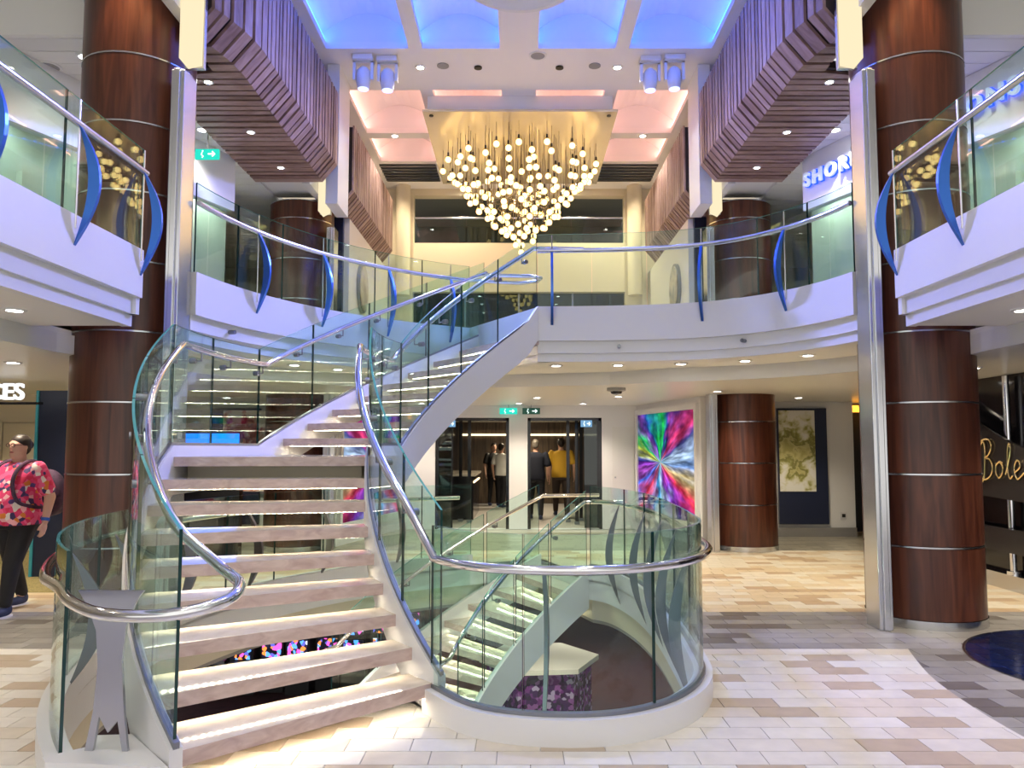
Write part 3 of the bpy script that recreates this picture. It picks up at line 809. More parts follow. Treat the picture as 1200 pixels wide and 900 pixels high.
for p in keep:
    o = link('bulb', bulb_me, ch, loc=p)
    s_ = bpy.data.objects.new('socket', sock_me); COL.objects.link(s_); s_.parent = o
    k_ = bpy.data.objects.new('glow_core', core_me); COL.objects.link(k_); k_.parent = o
    c_ = bpy.data.objects.new('cord', cord_me); COL.objects.link(c_); c_.parent = o; c_.location = (0, 0, .12); c_.scale = (1, 1, 7.06 - p[2] - .12)
# tangle of curved stems in the middle of the cone
for k in range(14):
    a = rnd.uniform(0, 2 * pi); z = rnd.uniform(5.95, 6.25); r0 = rnd.uniform(.25, .7)
    pts = [(cxx + r0 * cos(a + t * .5), cyy + r0 * sin(a + t * .5), z + .05 * sin(t * 2)) for t in range(5)]
    B().tube(pts, .008, 5).obj('stem', CORD, ch, True)

# ================================================================== BACK WALL OF THE HALL, ALL LEVELS
BW = 16.8
struct(holed([(-9, 2.95), (9, 2.95), (9, 7.45), (-9, 7.45)], [rect(-2.35, 2.35, 3.05, 5.02), rect(-2.35, 2.35, 6.12, 7.20)], XZ(BW), .25, 'wall_back', CREAM), 'cream end wall with two wide openings', 'wall')
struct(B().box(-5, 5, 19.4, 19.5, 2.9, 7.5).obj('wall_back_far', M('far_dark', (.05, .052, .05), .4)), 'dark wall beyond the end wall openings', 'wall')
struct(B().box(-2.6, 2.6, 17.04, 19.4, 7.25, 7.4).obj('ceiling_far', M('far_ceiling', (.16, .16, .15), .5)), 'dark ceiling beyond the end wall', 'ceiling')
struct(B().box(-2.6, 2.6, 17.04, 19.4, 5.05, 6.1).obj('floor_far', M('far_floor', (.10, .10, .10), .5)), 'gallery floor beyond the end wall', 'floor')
w1 = struct(B().box(-2.35, 2.35, 16.98, 17.0, 3.0, 5.05).obj('window_1', GLASSD), 'dark window band at the end of the upper gallery', 'window')
for x in (-1.2, 0, 1.2): B().box(x - .02, x + .02, 16.96, 17.02, 3.0, 5.05).obj('mullion', DSTEEL, w1)
gb = th('gallery_rail', 'glass rail in the high opening behind the chandelier', 'balustrade', (0, 17, 6.1))
for i in range(4):
    x = -2.35 + i * 1.175
    B().box(x + .01, x + 1.165, 16.92, 16.935, 6.12, 6.70).obj('glass_panel', GLASS, gb)
B().tube([(-2.35, 16.92, 6.72), (2.35, 16.92, 6.72)], .025, 8).obj('handrail', STEEL, gb, True)
for sgn, nm in ((-1, 'left'), (1, 'right')):
    b = B().lathe([(.16, 0), (.16, 2.45)], (sgn * 2.55, 16.62, 4.9), 20)
    struct(b.obj('trim_pilaster_%s' % nm, CREAM, None, True), 'round cream pilaster at the %s of the end wall' % nm, 'trim')
    x0, x1 = sorted((sgn * 2.86, sgn * 3.05))
    struct(B().box(x0, x1, 12.75, 16.8, 3.0, 5.44).obj('wall_upper_%s' % nm, M('wall_upper_' + nm, (.74, .70, .66), .5)), 'pale side wall of the upper gallery on the %s' % nm, 'wall')
    art = th('oval_artwork', 'round metallic artwork on the %s upper side wall' % nm, 'artwork', (sgn * 2.85, 13.75, 4.45))
    n = 32
    for nm2, rr, dep, mt in (('frame', .45, .05, DSTEEL), ('disc', .40, .065, ramp_mat('art_disc', [(.3, (.25, .2, .16)), (.5, (.55, .48, .38)), (.7, (.15, .18, .2))], scale=3, rough=.3))):
        vs = [(sgn * 2.86, 13.75 + rr * .9 * cos(2 * pi * i / n), 4.45 + rr * sin(2 * pi * i / n)) for i in range(n)] + [(sgn * (2.86 - dep), 13.75 + rr * .9 * cos(2 * pi * i / n), 4.45 + rr * sin(2 * pi * i / n)) for i in range(n)]
        B().add(vs, [list(range(n)), [n + i for i in range(n)]] + [(i, (i + 1) % n, n + (i + 1) % n, n + i) for i in range(n)]).obj(nm2, mt, art)
    x0, x1 = sorted((sgn * 2.95, sgn * 3.15))
    struct(B().box(x0, x1, 12.66, 12.75, 3.0, 5.44).obj('trim_dark_%s' % nm, NAVYM), 'dark blue strip beside the %s column' % nm, 'trim')
    v = th('ceiling_vent', 'dark louvre slot in the high ceiling, far %s' % nm, 'vent', (sgn * 2.1, 15.8, 7.34))
    x0, x1 = sorted((sgn * 1.7, sgn * 2.85))
    B().box(x0, x1, 15.3, 16.3, 7.335, 7.349).obj('backing', BLACK, v)
    for i in range(6): B().box(x0, x1, 15.33 + i * .165, 15.36 + i * .165, 7.31, 7.336).obj('louvre', DSTEEL, v)

# upper gallery rooms on both sides
PALEP = M('shop_panel', (.72, .70, .62), .4)
for sgn, nm in ((-1, 'left'), (1, 'right')):
    a, b_ = Vector((sgn * 3.62, 11.0)), Vector((sgn * 5.72, 5.6)); d = (b_ - a); L = d.length; d.normalize(); nv = Vector((-d.y, d.x)) * sgn
    mp = lambda u, v, w, a=a, d=d, nv=nv: (a.x + d.x * u + nv.x * w, a.y + d.y * u + nv.y * w, v)
    fa = struct(holed([(.75, 4.80), (L, 4.80), (L, 5.54), (.75, 5.54)], [], mp, .12, 'wall_shop_%s' % nm, WHITE), 'white sign fascia of the %s upper shop' % nm, 'wall')
    holed([(-.3, 3.0), (L, 3.0), (L, 5.54), (-.3, 5.54)], [], lambda u, v, w, a=a, d=d, nv=nv: (a.x + d.x * u + nv.x * (w + 1.1), a.y + d.y * u + nv.y * (w + 1.1), v), .1, 'back_wall', PALEP, fa)
    for i in range(5):
        u0 = L * i / 5
        holed([(u0 + .01, 3.0), (u0 + L / 5 - .01, 3.0), (u0 + L / 5 - .01, 4.80), (u0 + .01, 4.80)], [], lambda u, v, w, a=a, d=d, nv=nv: (a.x + d.x * u + nv.x * (w + .05), a.y + d.y * u + nv.y * (w + .05), v), .012, 'shop_pane', GLASS, fa)
        holed([(u0 + .5, 3.0), (u0 + .75, 3.0), (u0 + .75, 4.7), (u0 + .5, 4.7)], [], lambda u, v, w, a=a, d=d, nv=nv: (a.x + d.x * u + nv.x * (w + .95), a.y + d.y * u + nv.y * (w + .95), v), .1, 'display_panel', BLACK if i in (1, 3) else PALEP, fa)
    if sgn > 0:
        sgnb = th('shop_sign', 'backlit blue sign reading SHORE EXCURSIONS on the upper shop fascia', 'sign', (a.x, a.y, 5.0))
        FACE = M('sign_letter_face', (.75, .78, .9), .4, emit=(.6, .7, 1), es=.3); HALO = E('sign_halo', (.02, .07, 1.0), 1.5)
        for ch_, xo in letters('SHORE EXCURSIONS', .25, 1.36):
            for mt_, off, nm3, dp_, of_ in ((FACE, .06, 'letter', .02, .006), (HALO, .025, 'letter_halo', .012, .016)):
                me = text_mesh(ch_, .25, dp_, offset_=of_); me.materials.clear(); me.materials.append(mt_)
                o = link(nm3, me, sgnb)
                base = Vector((a.x, a.y, 0)) + Vector((d.x, d.y, 0)) * (.84 + xo) - Vector((nv.x, nv.y, 0)) * off + Vector((0, 0, 5.10))
                xa = Vector((d.x, d.y, 0)); za = Vector((-nv.x, -nv.y, 0)); ya = Vector((0, 0, 1))
                mat = Matrix((xa, ya, za)).transposed().to_4x4(); mat.translation = base
                o.matrix_parent_inverse = WM[sgnb.name].inverted(); o.matrix_basis = mat
    x0, x1 = sorted((sgn * 8.9, sgn * 9.0))
    struct(B().box(x0, x1, -2.5, 17, -.0, 5.6).obj('wall_%s' % nm, M('wall_outer_' + nm, (.62, .58, .50), .6)), 'outer side wall on the %s' % nm, 'wall')

# ================================================================== LOWER LEVEL SURROUNDINGS
DW = 15.0
wb = struct(holed([(-2.3, 0), (2.3, 0), (2.3, 2.42), (-2.3, 2.42)], [rect(-1.63, -.19, .001, 2.16), rect(.17, 1.62, .001, 2.16)], XZ(DW), .25, 'wall_entrance', WHITE), 'white entrance wall with two dark openings', 'wall')
d1 = struct(B().box(1.82, 2.24, 14.985, 15.0, .02, 1.98).obj('door_1', WHITE2), 'flush white service door beside the entrance', 'door')
B().cyl((1.87, 14.97, 1.0), (1.87, 14.985, 1.0), .018, n=10).obj('door_handle', STEEL, d1)
for xa, xb, nm in ((-1.63, -.19, 'left'), (.17, 1.62, 'right')):
    fr = th('entrance_frame', 'dark metal frame with glass leaves in the %s entrance opening' % nm, 'door frame', ((xa + xb) / 2, 15.1, 0))
    for x in (xa + .03, xb - .03): B().box(x - .03, x + .03, 15.05, 15.15, 0, 2.16).obj('jamb', DARK, fr)
    B().box(xa, xb, 15.05, 15.15, 2.10, 2.16).obj('head', DARK, fr)
    lx = (xa + .06, xa + .34) if nm == 'left' else (xb - .34, xb - .06)
    B().box(lx[0], lx[1], 15.09, 15.10, 0.02, 2.1).obj('door_leaf', GLASSD, fr)
    B().box(lx[1] - .03, lx[1], 15.08, 15.11, 0.02, 2.1).obj('leaf_edge', DARK, fr)
# foyer behind the entrance
struct(B().box(-3.2, 3.2, 21.9, 22.0, 0, 2.5).obj('wall_foyer_back', wood('foyer_panelling', (.05, .035, .025), (.16, .11, .07), .3, (6, 6, .4))), 'dark far wall of the foyer', 'wall')
for sgn, nm in ((-1, 'left'), (1, 'right')):
    x0, x1 = sorted((sgn * 1.75, sgn * 1.85))
    struct(B().box(x0, x1, 15.25, 22, 0, 2.5).obj('wall_foyer_%s' % nm, DARK), 'dark glossy %s side wall of the foyer' % nm, 'wall')
struct(B().box(-3, 3, 15.25, 22, 2.30, 2.4).obj('ceiling_foyer', M('foyer_ceiling', (.42, .38, .30), .4)), 'foyer ceiling with oval recesses', 'ceiling')
for x in (-.9, .95):
    o = tag(B().lathe([(.45, 0), (.45, -.03), (.52, -.03), (.52, 0)], (x, 16.4, 2.30), 40).obj('ceiling_ring', E('ring_glow', (1, .8, .5), 1.0), None, True), 'glowing ring in the foyer ceiling, %s opening' % ('left' if x < 0 else 'right'), 'ceiling lamp')
ls = tag(B().box(-1.6, 1.6, 21.84, 21.9, 1.92, 1.97).obj('light_strip', E('strip_warm', (1, .8, .5), 1.6)), 'warm light strip along the far foyer wall', 'light strip')
ct = th('foyer_counter', 'dark glossy bar counter inside the left entrance opening', 'counter', (-1.2, 18, 0))
B().box(-1.7, -1.0, 17, 19.5, 0, .95).obj('body', DARK, ct)
B().box(-1.74, -.95, 16.95, 19.55, .95, 1.0).obj('top', M('counter_top', (.5, .45, .38), .2), ct)
B().box(-1.0, -.985, 17.05, 19.45, .80, .83).obj('led_strip', E('counter_led', (1, .75, .4), 3), ct)
# angled walls with the bright screens
def ledmat():
    m, t, n, l = newmat('led_screen_art'); n.clear()
    N = lambda k: n.new(k)
    tc = N('ShaderNodeTexCoord'); sep = N('ShaderNodeSeparateXYZ'); l.new(tc.outputs['UV'], sep.inputs[0])
    def math(op, a, b=None):
        q = N('ShaderNodeMath'); q.operation = op
        for i, v in enumerate((a, b)):
            if v is None: continue
            if isinstance(v, (int, float)): q.inputs[i].default_value = v
            else: l.new(v, q.inputs[i])
        return q.outputs[0]
    dx = math('SUBTRACT', sep.outputs[0], .42); dy = math('MULTIPLY', math('SUBTRACT', sep.outputs[1], .52), 1.5)
    ang = math('ARCTAN2', dy, dx); rad = math('SQRT', math('ADD', math('MULTIPLY', dx, dx), math('MULTIPLY', dy, dy)))
    cb = N('ShaderNodeCombineXYZ'); l.new(math('COSINE', ang), cb.inputs[0]); l.new(math('SINE', ang), cb.inputs[1]); l.new(math('MULTIPLY', rad, .9), cb.inputs[2])
    nz = N('ShaderNodeTexNoise'); nz.inputs['Scale'].default_value = 3.0; nz.inputs['Detail'].default_value = 2; l.new(cb.outputs[0], nz.inputs['Vector'])
    n2 = N('ShaderNodeTexNoise'); n2.inputs['Scale'].default_value = 5.5; n2.inputs['Detail'].default_value = 2
    ad = N('ShaderNodeVectorMath'); ad.operation = 'ADD'; ad.inputs[1].default_value = (7, 3, 1); l.new(cb.outputs[0], ad.inputs[0]); l.new(ad.outputs[0], n2.inputs['Vector'])
    u = math('ADD', math('ADD', math('MULTIPLY', ang, 1 / (2 * pi)), .5), math('MULTIPLY', math('SUBTRACT', nz.outputs['Fac'], .5), .16))
    r = N('ShaderNodeValToRGB'); cr = r.color_ramp      # hue round the burst, from the left counter-clockwise
    cs = [(0, (.28, .05, .75)), (.06, (.5, .10, .6)), (.12, (.05, .20, .95)), (.18, (.95, .06, .12)), (.23, (.05, .45, 1)), (.27, (.55, .85, 1)), (.31, (.35, .08, .8)), (.36, (1, .05, .12)),
          (.42, (.95, .75, .35)), (.48, (.25, .45, .95)), (.54, (.55, .75, 1)), (.60, (.10, .10, .45)), (.65, (.9, .06, .22)), (.70, (.03, .05, .35)), (.745, (.03, .85, .12)), (.80, (.02, .08, .45)), (.84, (.45, .15, .9)), (.88, (.02, .75, .2)), (.93, (.75, .85, .1)), (1, (.10, .10, .6))]
    cr.elements[0].color = (*cs[0][1], 1); cr.elements[1].position = 1; cr.elements[1].color = (*cs[-1][1], 1)
    for p_, c_ in cs[1:-1]: cr.elements.new(p_).color = (*c_, 1)
    l.new(u, r.inputs['Fac'])
    val = math('ADD', .12, math('MULTIPLY', math('POWER', n2.outputs['Fac'], 3.0), 5.0))
    core = math('MULTIPLY', math('POWER', math('MAXIMUM', math('SUBTRACT', 1, math('MULTIPLY', rad, 5)), 0), 2), .5)
    mx = N('ShaderNodeMix'); mx.data_type = 'RGBA'; l.new(core, mx.inputs['Factor']); l.new(r.outputs[0], mx.inputs['A']); mx.inputs['B'].default_value = (.4, 1, 1, 1)
    e = N('ShaderNodeEmission'); l.new(mx.outputs['Result'], e.inputs[0]); l.new(math('MULTIPLY', val, .5), e.inputs[1])
    o = N('ShaderNodeOutputMaterial'); l.new(e.outputs[0], o.inputs[0]); return m
LEDM = ledmat()
for sgn, nm in ((-1, 'left'), (1, 'right')):
    a, b_ = Vector((sgn * 2.30, 15.0)), Vector((sgn * 2.92, 12.35)); d = b_ - a; L = d.length; d.normalize(); nv = Vector((d.y, -d.x)) * (-sgn)
    mp = lambda u, v, w, a=a, d=d, nv=nv: (a.x + d.x * u + nv.x * w, a.y + d.y * u + nv.y * w, v)
    struct(holed([(0, 0), (L, 0), (L, 2.42), (0, 2.42)], [], mp, .15, 'wall_screen_%s' % nm, WHITE), 'angled white wall carrying the %s bright screen' % nm, 'wall')
    sc = th('led_screen', 'bright multicoloured light-burst screen on the %s angled wall' % nm, 'screen', (a.x, a.y, .4))
    holed([(.06, .24), (L - .05, .24), (L - .05, 2.30), (.06, 2.30)], [rect(.14, L - .13, .36, 2.20)], lambda u, v, w, mp=mp: mp(u, v, -w), .06, 'frame', WHITE, sc)
    q = [mp(u, v, -.03) for u, v in ((.14, .36), (L - .13, .36), (L - .13, 2.20), (.14, 2.20))]
    o = B().add(q, [(0, 1, 2, 3)]).obj('panel', LEDM, sc, recalc=False)
    uv = o.data.uv_layers.new(name='UVMap')
    for k, c_ in enumerate(((0, 0), (1, 0), (1, 1), (0, 1))): uv.data[k].uv = c_
    x0, x1 = sorted((sgn * 2.92, sgn * 3.9))
    struct(B().box(x0, x1, 12.35, 12.45, 0, 2.42).obj('wall_stub_%s' % nm, WHITE), 'short white wall beside the %s far column' % nm, 'wall')
    x0, x1 = sorted((sgn * 3.6, sgn * 6.0))
    wv = struct(B().box(x0, x1, 13.8, 13.95, 0, 2.42).obj('wall_gallery_%s' % nm, WHITE2), 'white wall with a tall painting on the %s' % nm, 'wall')
    bs = struct(B().box(x0, x1, 13.76, 13.8, 0, .16).obj('baseboard_gallery_%s' % nm, STEEL), 'steel baseboard of the %s painting wall' % nm, 'baseboard')
    pt = th('painting', 'tall dark panel with a pale %s painting' % ('green and ochre' if sgn > 0 else 'red blossom'), 'painting', (sgn * 5.05, 13.75, .2))
    x0, x1 = sorted((sgn * 4.62, sgn * 5.5))
    B().box(x0, x1, 13.73, 13.795, .22, 2.28).obj('panel', NAVYM, pt)
    x0, x1 = (4.64, 5.28) if sgn > 0 else (-5.28, -4.5)
    stops = [(.38, (.74, .74, .66)), (.47, (.62, .60, .30)), (.55, (.30, .31, .06)), (.63, (.68, .64, .42)), (.7, (.8, .8, .74))] if sgn > 0 else [(.38, (.75, .68, .62)), (.47, (.62, .20, .16)), (.56, (.35, .03, .03)), (.64, (.7, .45, .38)), (.72, (.8, .74, .68))]
    stops = [(.40, (.78, .77, .70)), (.50, (.66, .64, .42)), (.57, (.36, .35, .10)), (.64, (.20, .19, .05)), (.70, (.56, .52, .22)), (.80, (.40, .36, .12))] if sgn > 0 else [(.40, (.80, .74, .68)), (.50, (.66, .36, .30)), (.58, (.40, .04, .04)), (.66, (.20, .02, .02)), (.74, (.62, .16, .13))]
    pm = ramp_mat('painting_' + nm, stops, scale=5.5, rough=.6, distortion=.4); nd = pm.node_tree.nodes; lk = pm.node_tree.links
    nz_ = [q for q in nd if q.type == 'TEX_NOISE'][0]; rp_ = [q for q in nd if q.type == 'VALTORGB'][0]; tc_ = [q for q in nd if q.type == 'TEX_COORD'][0]
    dd = nd.new('ShaderNodeVectorMath'); dd.operation = 'DISTANCE'; dd.inputs[1].default_value = ((x0 + x1) / 2 - .08, 13.715, 1.5); lk.new(tc_.outputs['Object'], dd.inputs[0])
    ma = nd.new('ShaderNodeMath'); ma.operation = 'MULTIPLY_ADD'; ma.inputs[1].default_value = -.55; ma.inputs[2].default_value = .27; lk.new(dd.outputs['Value'], ma.inputs[0])
    ad_ = nd.new('ShaderNodeMath'); ad_.operation = 'ADD'; lk.new(ma.outputs[0], ad_.inputs[0]); lk.new(nz_.outputs['Fac'], ad_.inputs[1]); lk.new(ad_.outputs[0], rp_.inputs['Fac'])
    B().box(x0, x1, 13.715, 13.73, .80, 2.24).obj('canvas', pm, pt)
    struct(B().box(min(sgn * 6.0, sgn * 9), max(sgn * 6.0, sgn * 9), 14.6, 14.7, 0, 2.42).obj('wall_dark_%s' % nm, BLACK), 'dark recess beyond the %s painting wall' % nm, 'wall')
ob = tag(B().box(6.02, 6.9, 13.9, 13.96, 2.22, 2.34).obj('recess_light', E('amber_glow', (1.0, .38, .03), 2.2)), 'amber strip light over the dark recess', 'light strip')
so = th('wall_socket', 'small black wall socket near the floor by the painting', 'socket', (5.78, 13.79, .37))
B().box(5.72, 5.84, 13.785, 13.8, .31, .43).obj('plate', M('socket_plate', (.7, .7, .7), .4), so); B().box(5.75, 5.81, 13.778, 13.786, .34, .40).obj('outlet', BLACK, so)

# shop front on the right with the gold script
sh = struct(B().box(5.55, 5.7, 5.2, 11.5, 0, 2.42).obj('wall_shop_front', DARK), 'dark glossy shop front on the right', 'wall')
struct(B().box(5.42, 5.56, 5.2, 11.5, 0, .17).obj('baseboard_shop', STEEL), 'steel plinth of the dark shop front', 'baseboard')
bd = th('sign_band', 'curved black sign band with gold script on the shop front', 'sign', (5.45, 8.5, 1.0))
n = 24; vs = []; fs = []
for i in range(n + 1):
    y = 10.6 - 3.6 * i / n; t = (y - 8.4) / 2.2
    zt = 1.57 + .30 * (y - 8.2) + .1 * (y - 8.2) ** 2 - .12 * (y - 8.4) / 2; zb = 1.0 + .10 * t
    for x in (5.36, 5.40): vs += [(x, y, zb), (x, y, zt + .12 * (y - 8.4) / 2)]
for i in range(n):
    a = i * 4
    fs += [(a, a + 4, a + 5, a + 1), (a + 2, a + 3, a + 7, a + 6), (a + 1, a + 5, a + 7, a + 3), (a, a + 2, a + 6, a + 4)]
fs += [(0, 1, 3, 2), (n * 4, n * 4 + 2, n * 4 + 3, n * 4 + 1)]
B().add(vs, fs).obj('band', M('band_black', (.018, .016, .017), .25), bd)
GOLDL = M('gold_letter', (.72, .55, .28), .22, 1.0)
def stroke(nm, pts, r=.011):   # (u, v): u along the wall towards the viewer, v up
    q = spline([(5.345, 8.93 - u, 1.24 + v) for u, v in pts], 6)
    B().tube(q, r, 6).obj(nm, GOLDL, bd, True)
stroke('letter', [(.02, .36), (.07, .40), (.10, .33), (.09, .15), (.06, -.02), (.00, -.06), (-.05, -.02)])
stroke('letter', [(-.02, .34), (.06, .42), (.18, .42), (.22, .34), (.16, .25), (.09, .22), (.18, .20), (.23, .12), (.19, .02), (.08, -.03), (.00, .0)])
stroke('letter', [(.36, .18), (.30, .14), (.29, .05), (.34, .0), (.40, .05), (.41, .13), (.36, .18), (.42, .16)])
stroke('letter', [(.46, .04), (.52, .18), (.56, .32), (.54, .38), (.51, .30), (.50, .10), (.53, .0), (.58, .03)])
stroke('letter', [(.62, .07), (.70, .12), (.70, .18), (.65, .19), (.61, .10), (.65, .0), (.72, .03), (.77, .07)])
pole = th('chrome_pole', 'slim chrome pole in front of the dark shop front', 'pole', (5.48, 8.62, 0))
B().cyl((5.48, 8.62, .17), (5.48, 8.62, 2.38), .035, n=16).obj('shaft', CHROME, pole, True)
B().cyl((5.48, 8.62, .17), (5.48, 8.62, .21), .07, n=16).obj('foot', CHROME, pole, True)
lowband = tag(B().box(5.38, 5.43, 6, 11, .42, .68).obj('lower_band', M('band_black2', (.02, .018, .02), .2)), 'dark lower band along the shop front', 'panel')

# left side: cream wall, sign, dark panel, kiosk
struct(B().box(-9, -6.35, 11.9, 12.0, 0, 2.42).obj('wall_service', CREAM), 'cream wall behind the woman on the left', 'wall')
d2 = struct(B().box(-7.95, -7.45, 11.86, 11.9, .02, 1.95).obj('door_2', M('door_cream', (.66, .58, .44), .5)), 'cream flush door in the service wall', 'door')
B().box(-8.0, -7.97, 11.85, 11.9, 0, 2.0).obj('door_frame', CREAM, d2); B().box(-7.43, -7.40, 11.85, 11.9, 0, 2.0).obj('door_frame', CREAM, d2); B().box(-8.0, -7.40, 11.85, 11.9, 1.97, 2.0).obj('door_frame', CREAM, d2)
dp = th('dark_partition', 'tall dark partition panel with teal edge beside the left column', 'partition', (-5.6, 9.6, 0))
B().box(-5.95, -5.3, 9.5, 9.6, 0, 2.28).obj('panel', NAVYM, dp); B().box(-5.97, -5.94, 9.48, 9.62, 0, 2.28).obj('edge', M('teal_edge', (.05, .35, .45), .3), dp)
sg = th('wall_sign', 'white illuminated letters CES under the ceiling at far left', 'sign', (-5.9, 9, 2.2))
SIGNW = E('sign_white', (1, 1, 1), .9)
for ch_, xo in letters('CES', .27, 1.0):
    me = text_mesh(ch_, .27, .02, offset_=.004); me.materials.clear(); me.materials.append(SIGNW)
    link('letter', me, sg, loc=(-6.26 + xo, 9.0, 2.14), rot=(pi / 2, 0, 0))
B().box(-7.6, -5.62, 9.03, 9.06, 2.08, 2.11).obj('sign_rail', DARK, sg)
struct(B().box(-8.9, -4.4, 8.5, 11.88, -.004, .006).obj('floor_carpet', ramp_mat('carpet_gold', [(.35, (.20, .15, .05)), (.5, (.36, .30, .12)), (.65, (.16, .12, .05))], scale=40, rough=.95)), 'gold patterned carpet by the service desk', 'carpet')
ki = th('info_kiosk', 'bright blue information screen seen through the landing glass', 'kiosk', (-4.4, 11.2, 0))
B().box(-4.95, -4.05, 11.2, 11.35, 0, 1.0).obj('body', DARK, ki)
B().box(-4.93, -4.50, 11.17, 11.2, 1.44, 1.78).obj('screen', E('screen_blue', (.01, .16, 1), 1.6), ki); B().box(-4.48, -4.07, 11.17, 11.2, 1.44, 1.78).obj('screen', E('screen_blue2', (.01, .20, 1), 1.4), ki)
B().box(-4.97, -4.03, 11.2, 11.24, .95, 1.82).obj('surround', M('kiosk_wood', (.12, .05, .04), .4), ki)

# ------------------------------------------------------------------ deck below: counter and game machines
hx = th('hexagonal_counter', 'hexagonal pale-topped counter with purple mosaic sides on the deck below', 'counter', (.36, 13.7, -3))
hexp = [(.36 + 1.05 * cos(pi * (i + .1) / 3), 13.7 + 1.0 * sin(pi * (i + .1) / 3)) for i in range(6)]
hexs = [(.36 + .92 * cos(pi * (i + .1) / 3), 13.7 + .88 * sin(pi * (i + .1) / 3)) for i in range(6)]
B().prism(hexs, -3, -2.13).obj('base', ramp_mat('mosaic_purple', [(0, (.06, .01, .10)), (.3, (.18, .03, .22)), (.5, (.03, .01, .05)), (.7, (.30, .10, .34)), (.88, (.5, .4, .6))], kind='voronoi', scale=16, rough=.2), hx)
B().prism(hexp, -2.13, -2.05).obj('top', M('counter_pale', (.72, .70, .60), .3), hx)
scr = [ramp_mat('slot_%d' % i, [(0, (.004, .004, .01)), (.34, (.9, .1, .5)), (.48, (.01, .01, .03)), (.60, (.1, .35, 1)), (.70, (.01, .005, .02)), (.80, (.9, .25, .05)), (.87, (.1, .1, .5)), (.94, (.8, .8, .9))], kind='voronoi', scale=13 + i, rough=.3, emit=1.1) for i in range(5)]
for i in range(9):
    x = -6.2 + i * .52; y = 14.6 + (i % 2) * .15
    gm = th('game_machine', 'game machine with lit screens on the deck below, number %s from the left' % ('first', 'second', 'third', 'fourth', 'fifth', 'sixth', 'seventh', 'eighth', 'ninth')[i], 'game machine', (x, y, -3), 'game machines on the deck below')
    gm['label'] = 'game machine with lit screens on the deck below, %s from the left' % ('first', 'second', 'third', 'fourth', 'fifth', 'sixth', 'seventh', 'eighth', 'ninth')[i]
    B().box(x - .22, x + .22, y, y + .5, -3, -1.35).obj('cabinet', BLACK, gm)
    B().box(x - .18, x + .18, y - .02, y, -1.9, -1.5).obj('screen', scr[i % 5], gm); B().box(x - .18, x + .18, y - .02, y, -2.35, -2.0).obj('screen', scr[(i + 2) % 5], gm)
    B().box(x - .2, x + .2, y - .14, y, -2.45, -2.38).obj('button_deck', DSTEEL, gm)

# ================================================================== LIGHT FITTINGS
ORD = ('first', 'second', 'third', 'fourth', 'fifth', 'sixth', 'seventh', 'eighth')
dl_ring = B().lathe([(.055, 0), (.055, -.012), (.078, -.012), (.082, 0)], (0, 0, 0), 20).mesh('trim_ring', WHITE2, True)
dl_lens = B().lathe([(.054, -.002), (.054, -.007)], (0, 0, 0), 16).mesh('lens', LENS)
def downlight(x, y, z, label, group, watt=0, color=(1, .86, .66), spot=120, sc=1.0):
    r = th('downlight', label, 'downlight', (x, y, z), group); r.scale = (sc, sc, sc)
    for nm, me in (('trim_ring', dl_ring), ('lens', dl_lens)):
        o = bpy.data.objects.new(nm, me); COL.objects.link(o); o.parent = r
    if watt: lamp('downlight_lamp', 'SPOT', (x, y, z - .03), watt, color, size=.05, spot=spot, blend=.8)
for q_, fr in enumerate((.06, .2, .34, .48, .62, .76, .9)):
    p, tg = ptan(offset(up_left, .5), fr); downlight(p[0], p[1], 2.57, 'small downlight in the soffit under the left curving gallery, %s from the left column' % ORD[q_], 'soffit downlights left', 30)
for q_, fr in enumerate((.05, .22, .39, .56, .73, .9)):
    p, tg = ptan(offset(up_right, .5), fr); downlight(p[0], p[1], 2.57, 'small downlight in the soffit right of the stair head, %s from the stair' % ORD[q_], 'soffit downlights right', 30)
for q_, y in enumerate((5.5, 4.4, 3.2)):
    downlight(-3.65, y, 2.57, 'downlight in the soffit under the near left gallery, %s from the left column' % ORD[q_], 'near left soffit downlights', 20); downlight(3.65, y, 2.57, 'downlight in the soffit under the near right gallery, %s from the right column' % ORD[q_], 'near right soffit downlights', 20)
for x, y, where in ((-1.2, 12.5, 'behind the stair, left of the entrance axis'), (.3, 12.6, 'in front of the entrance pillar'), (1.6, 12.3, 'in front of the right entrance opening'), (-1.8, 14.2, 'close to the left entrance opening'), (0, 14.2, 'close to the entrance pillar'), (1.2, 14.3, 'close to the right entrance opening'),
        (2.9, 11.2, 'in front of the right far column'), (4.6, 12.6, 'in front of the green painting'), (5.0, 9.6, 'at the far end of the script sign'), (4.7, 7.9, 'behind the near right column'), (4.9, 6.2, 'over the navy floor medallion'), (5.0, 4.6, 'nearest on the right side'),
        (-4.8, 12.6, 'in front of the red painting'), (-4.9, 9.2, 'beside the dark partition'), (-4.9, 7.4, 'above the woman with the backpack'), (-5.2, 5.4, 'nearest on the left side'), (-7.4, 10.6, 'in front of the cream service door'), (-7, 8, 'in front of the white letter sign')):
    downlight(x, y, 2.40, 'recessed downlight in the lower ceiling ' + where, 'lower ceiling downlights', 78)
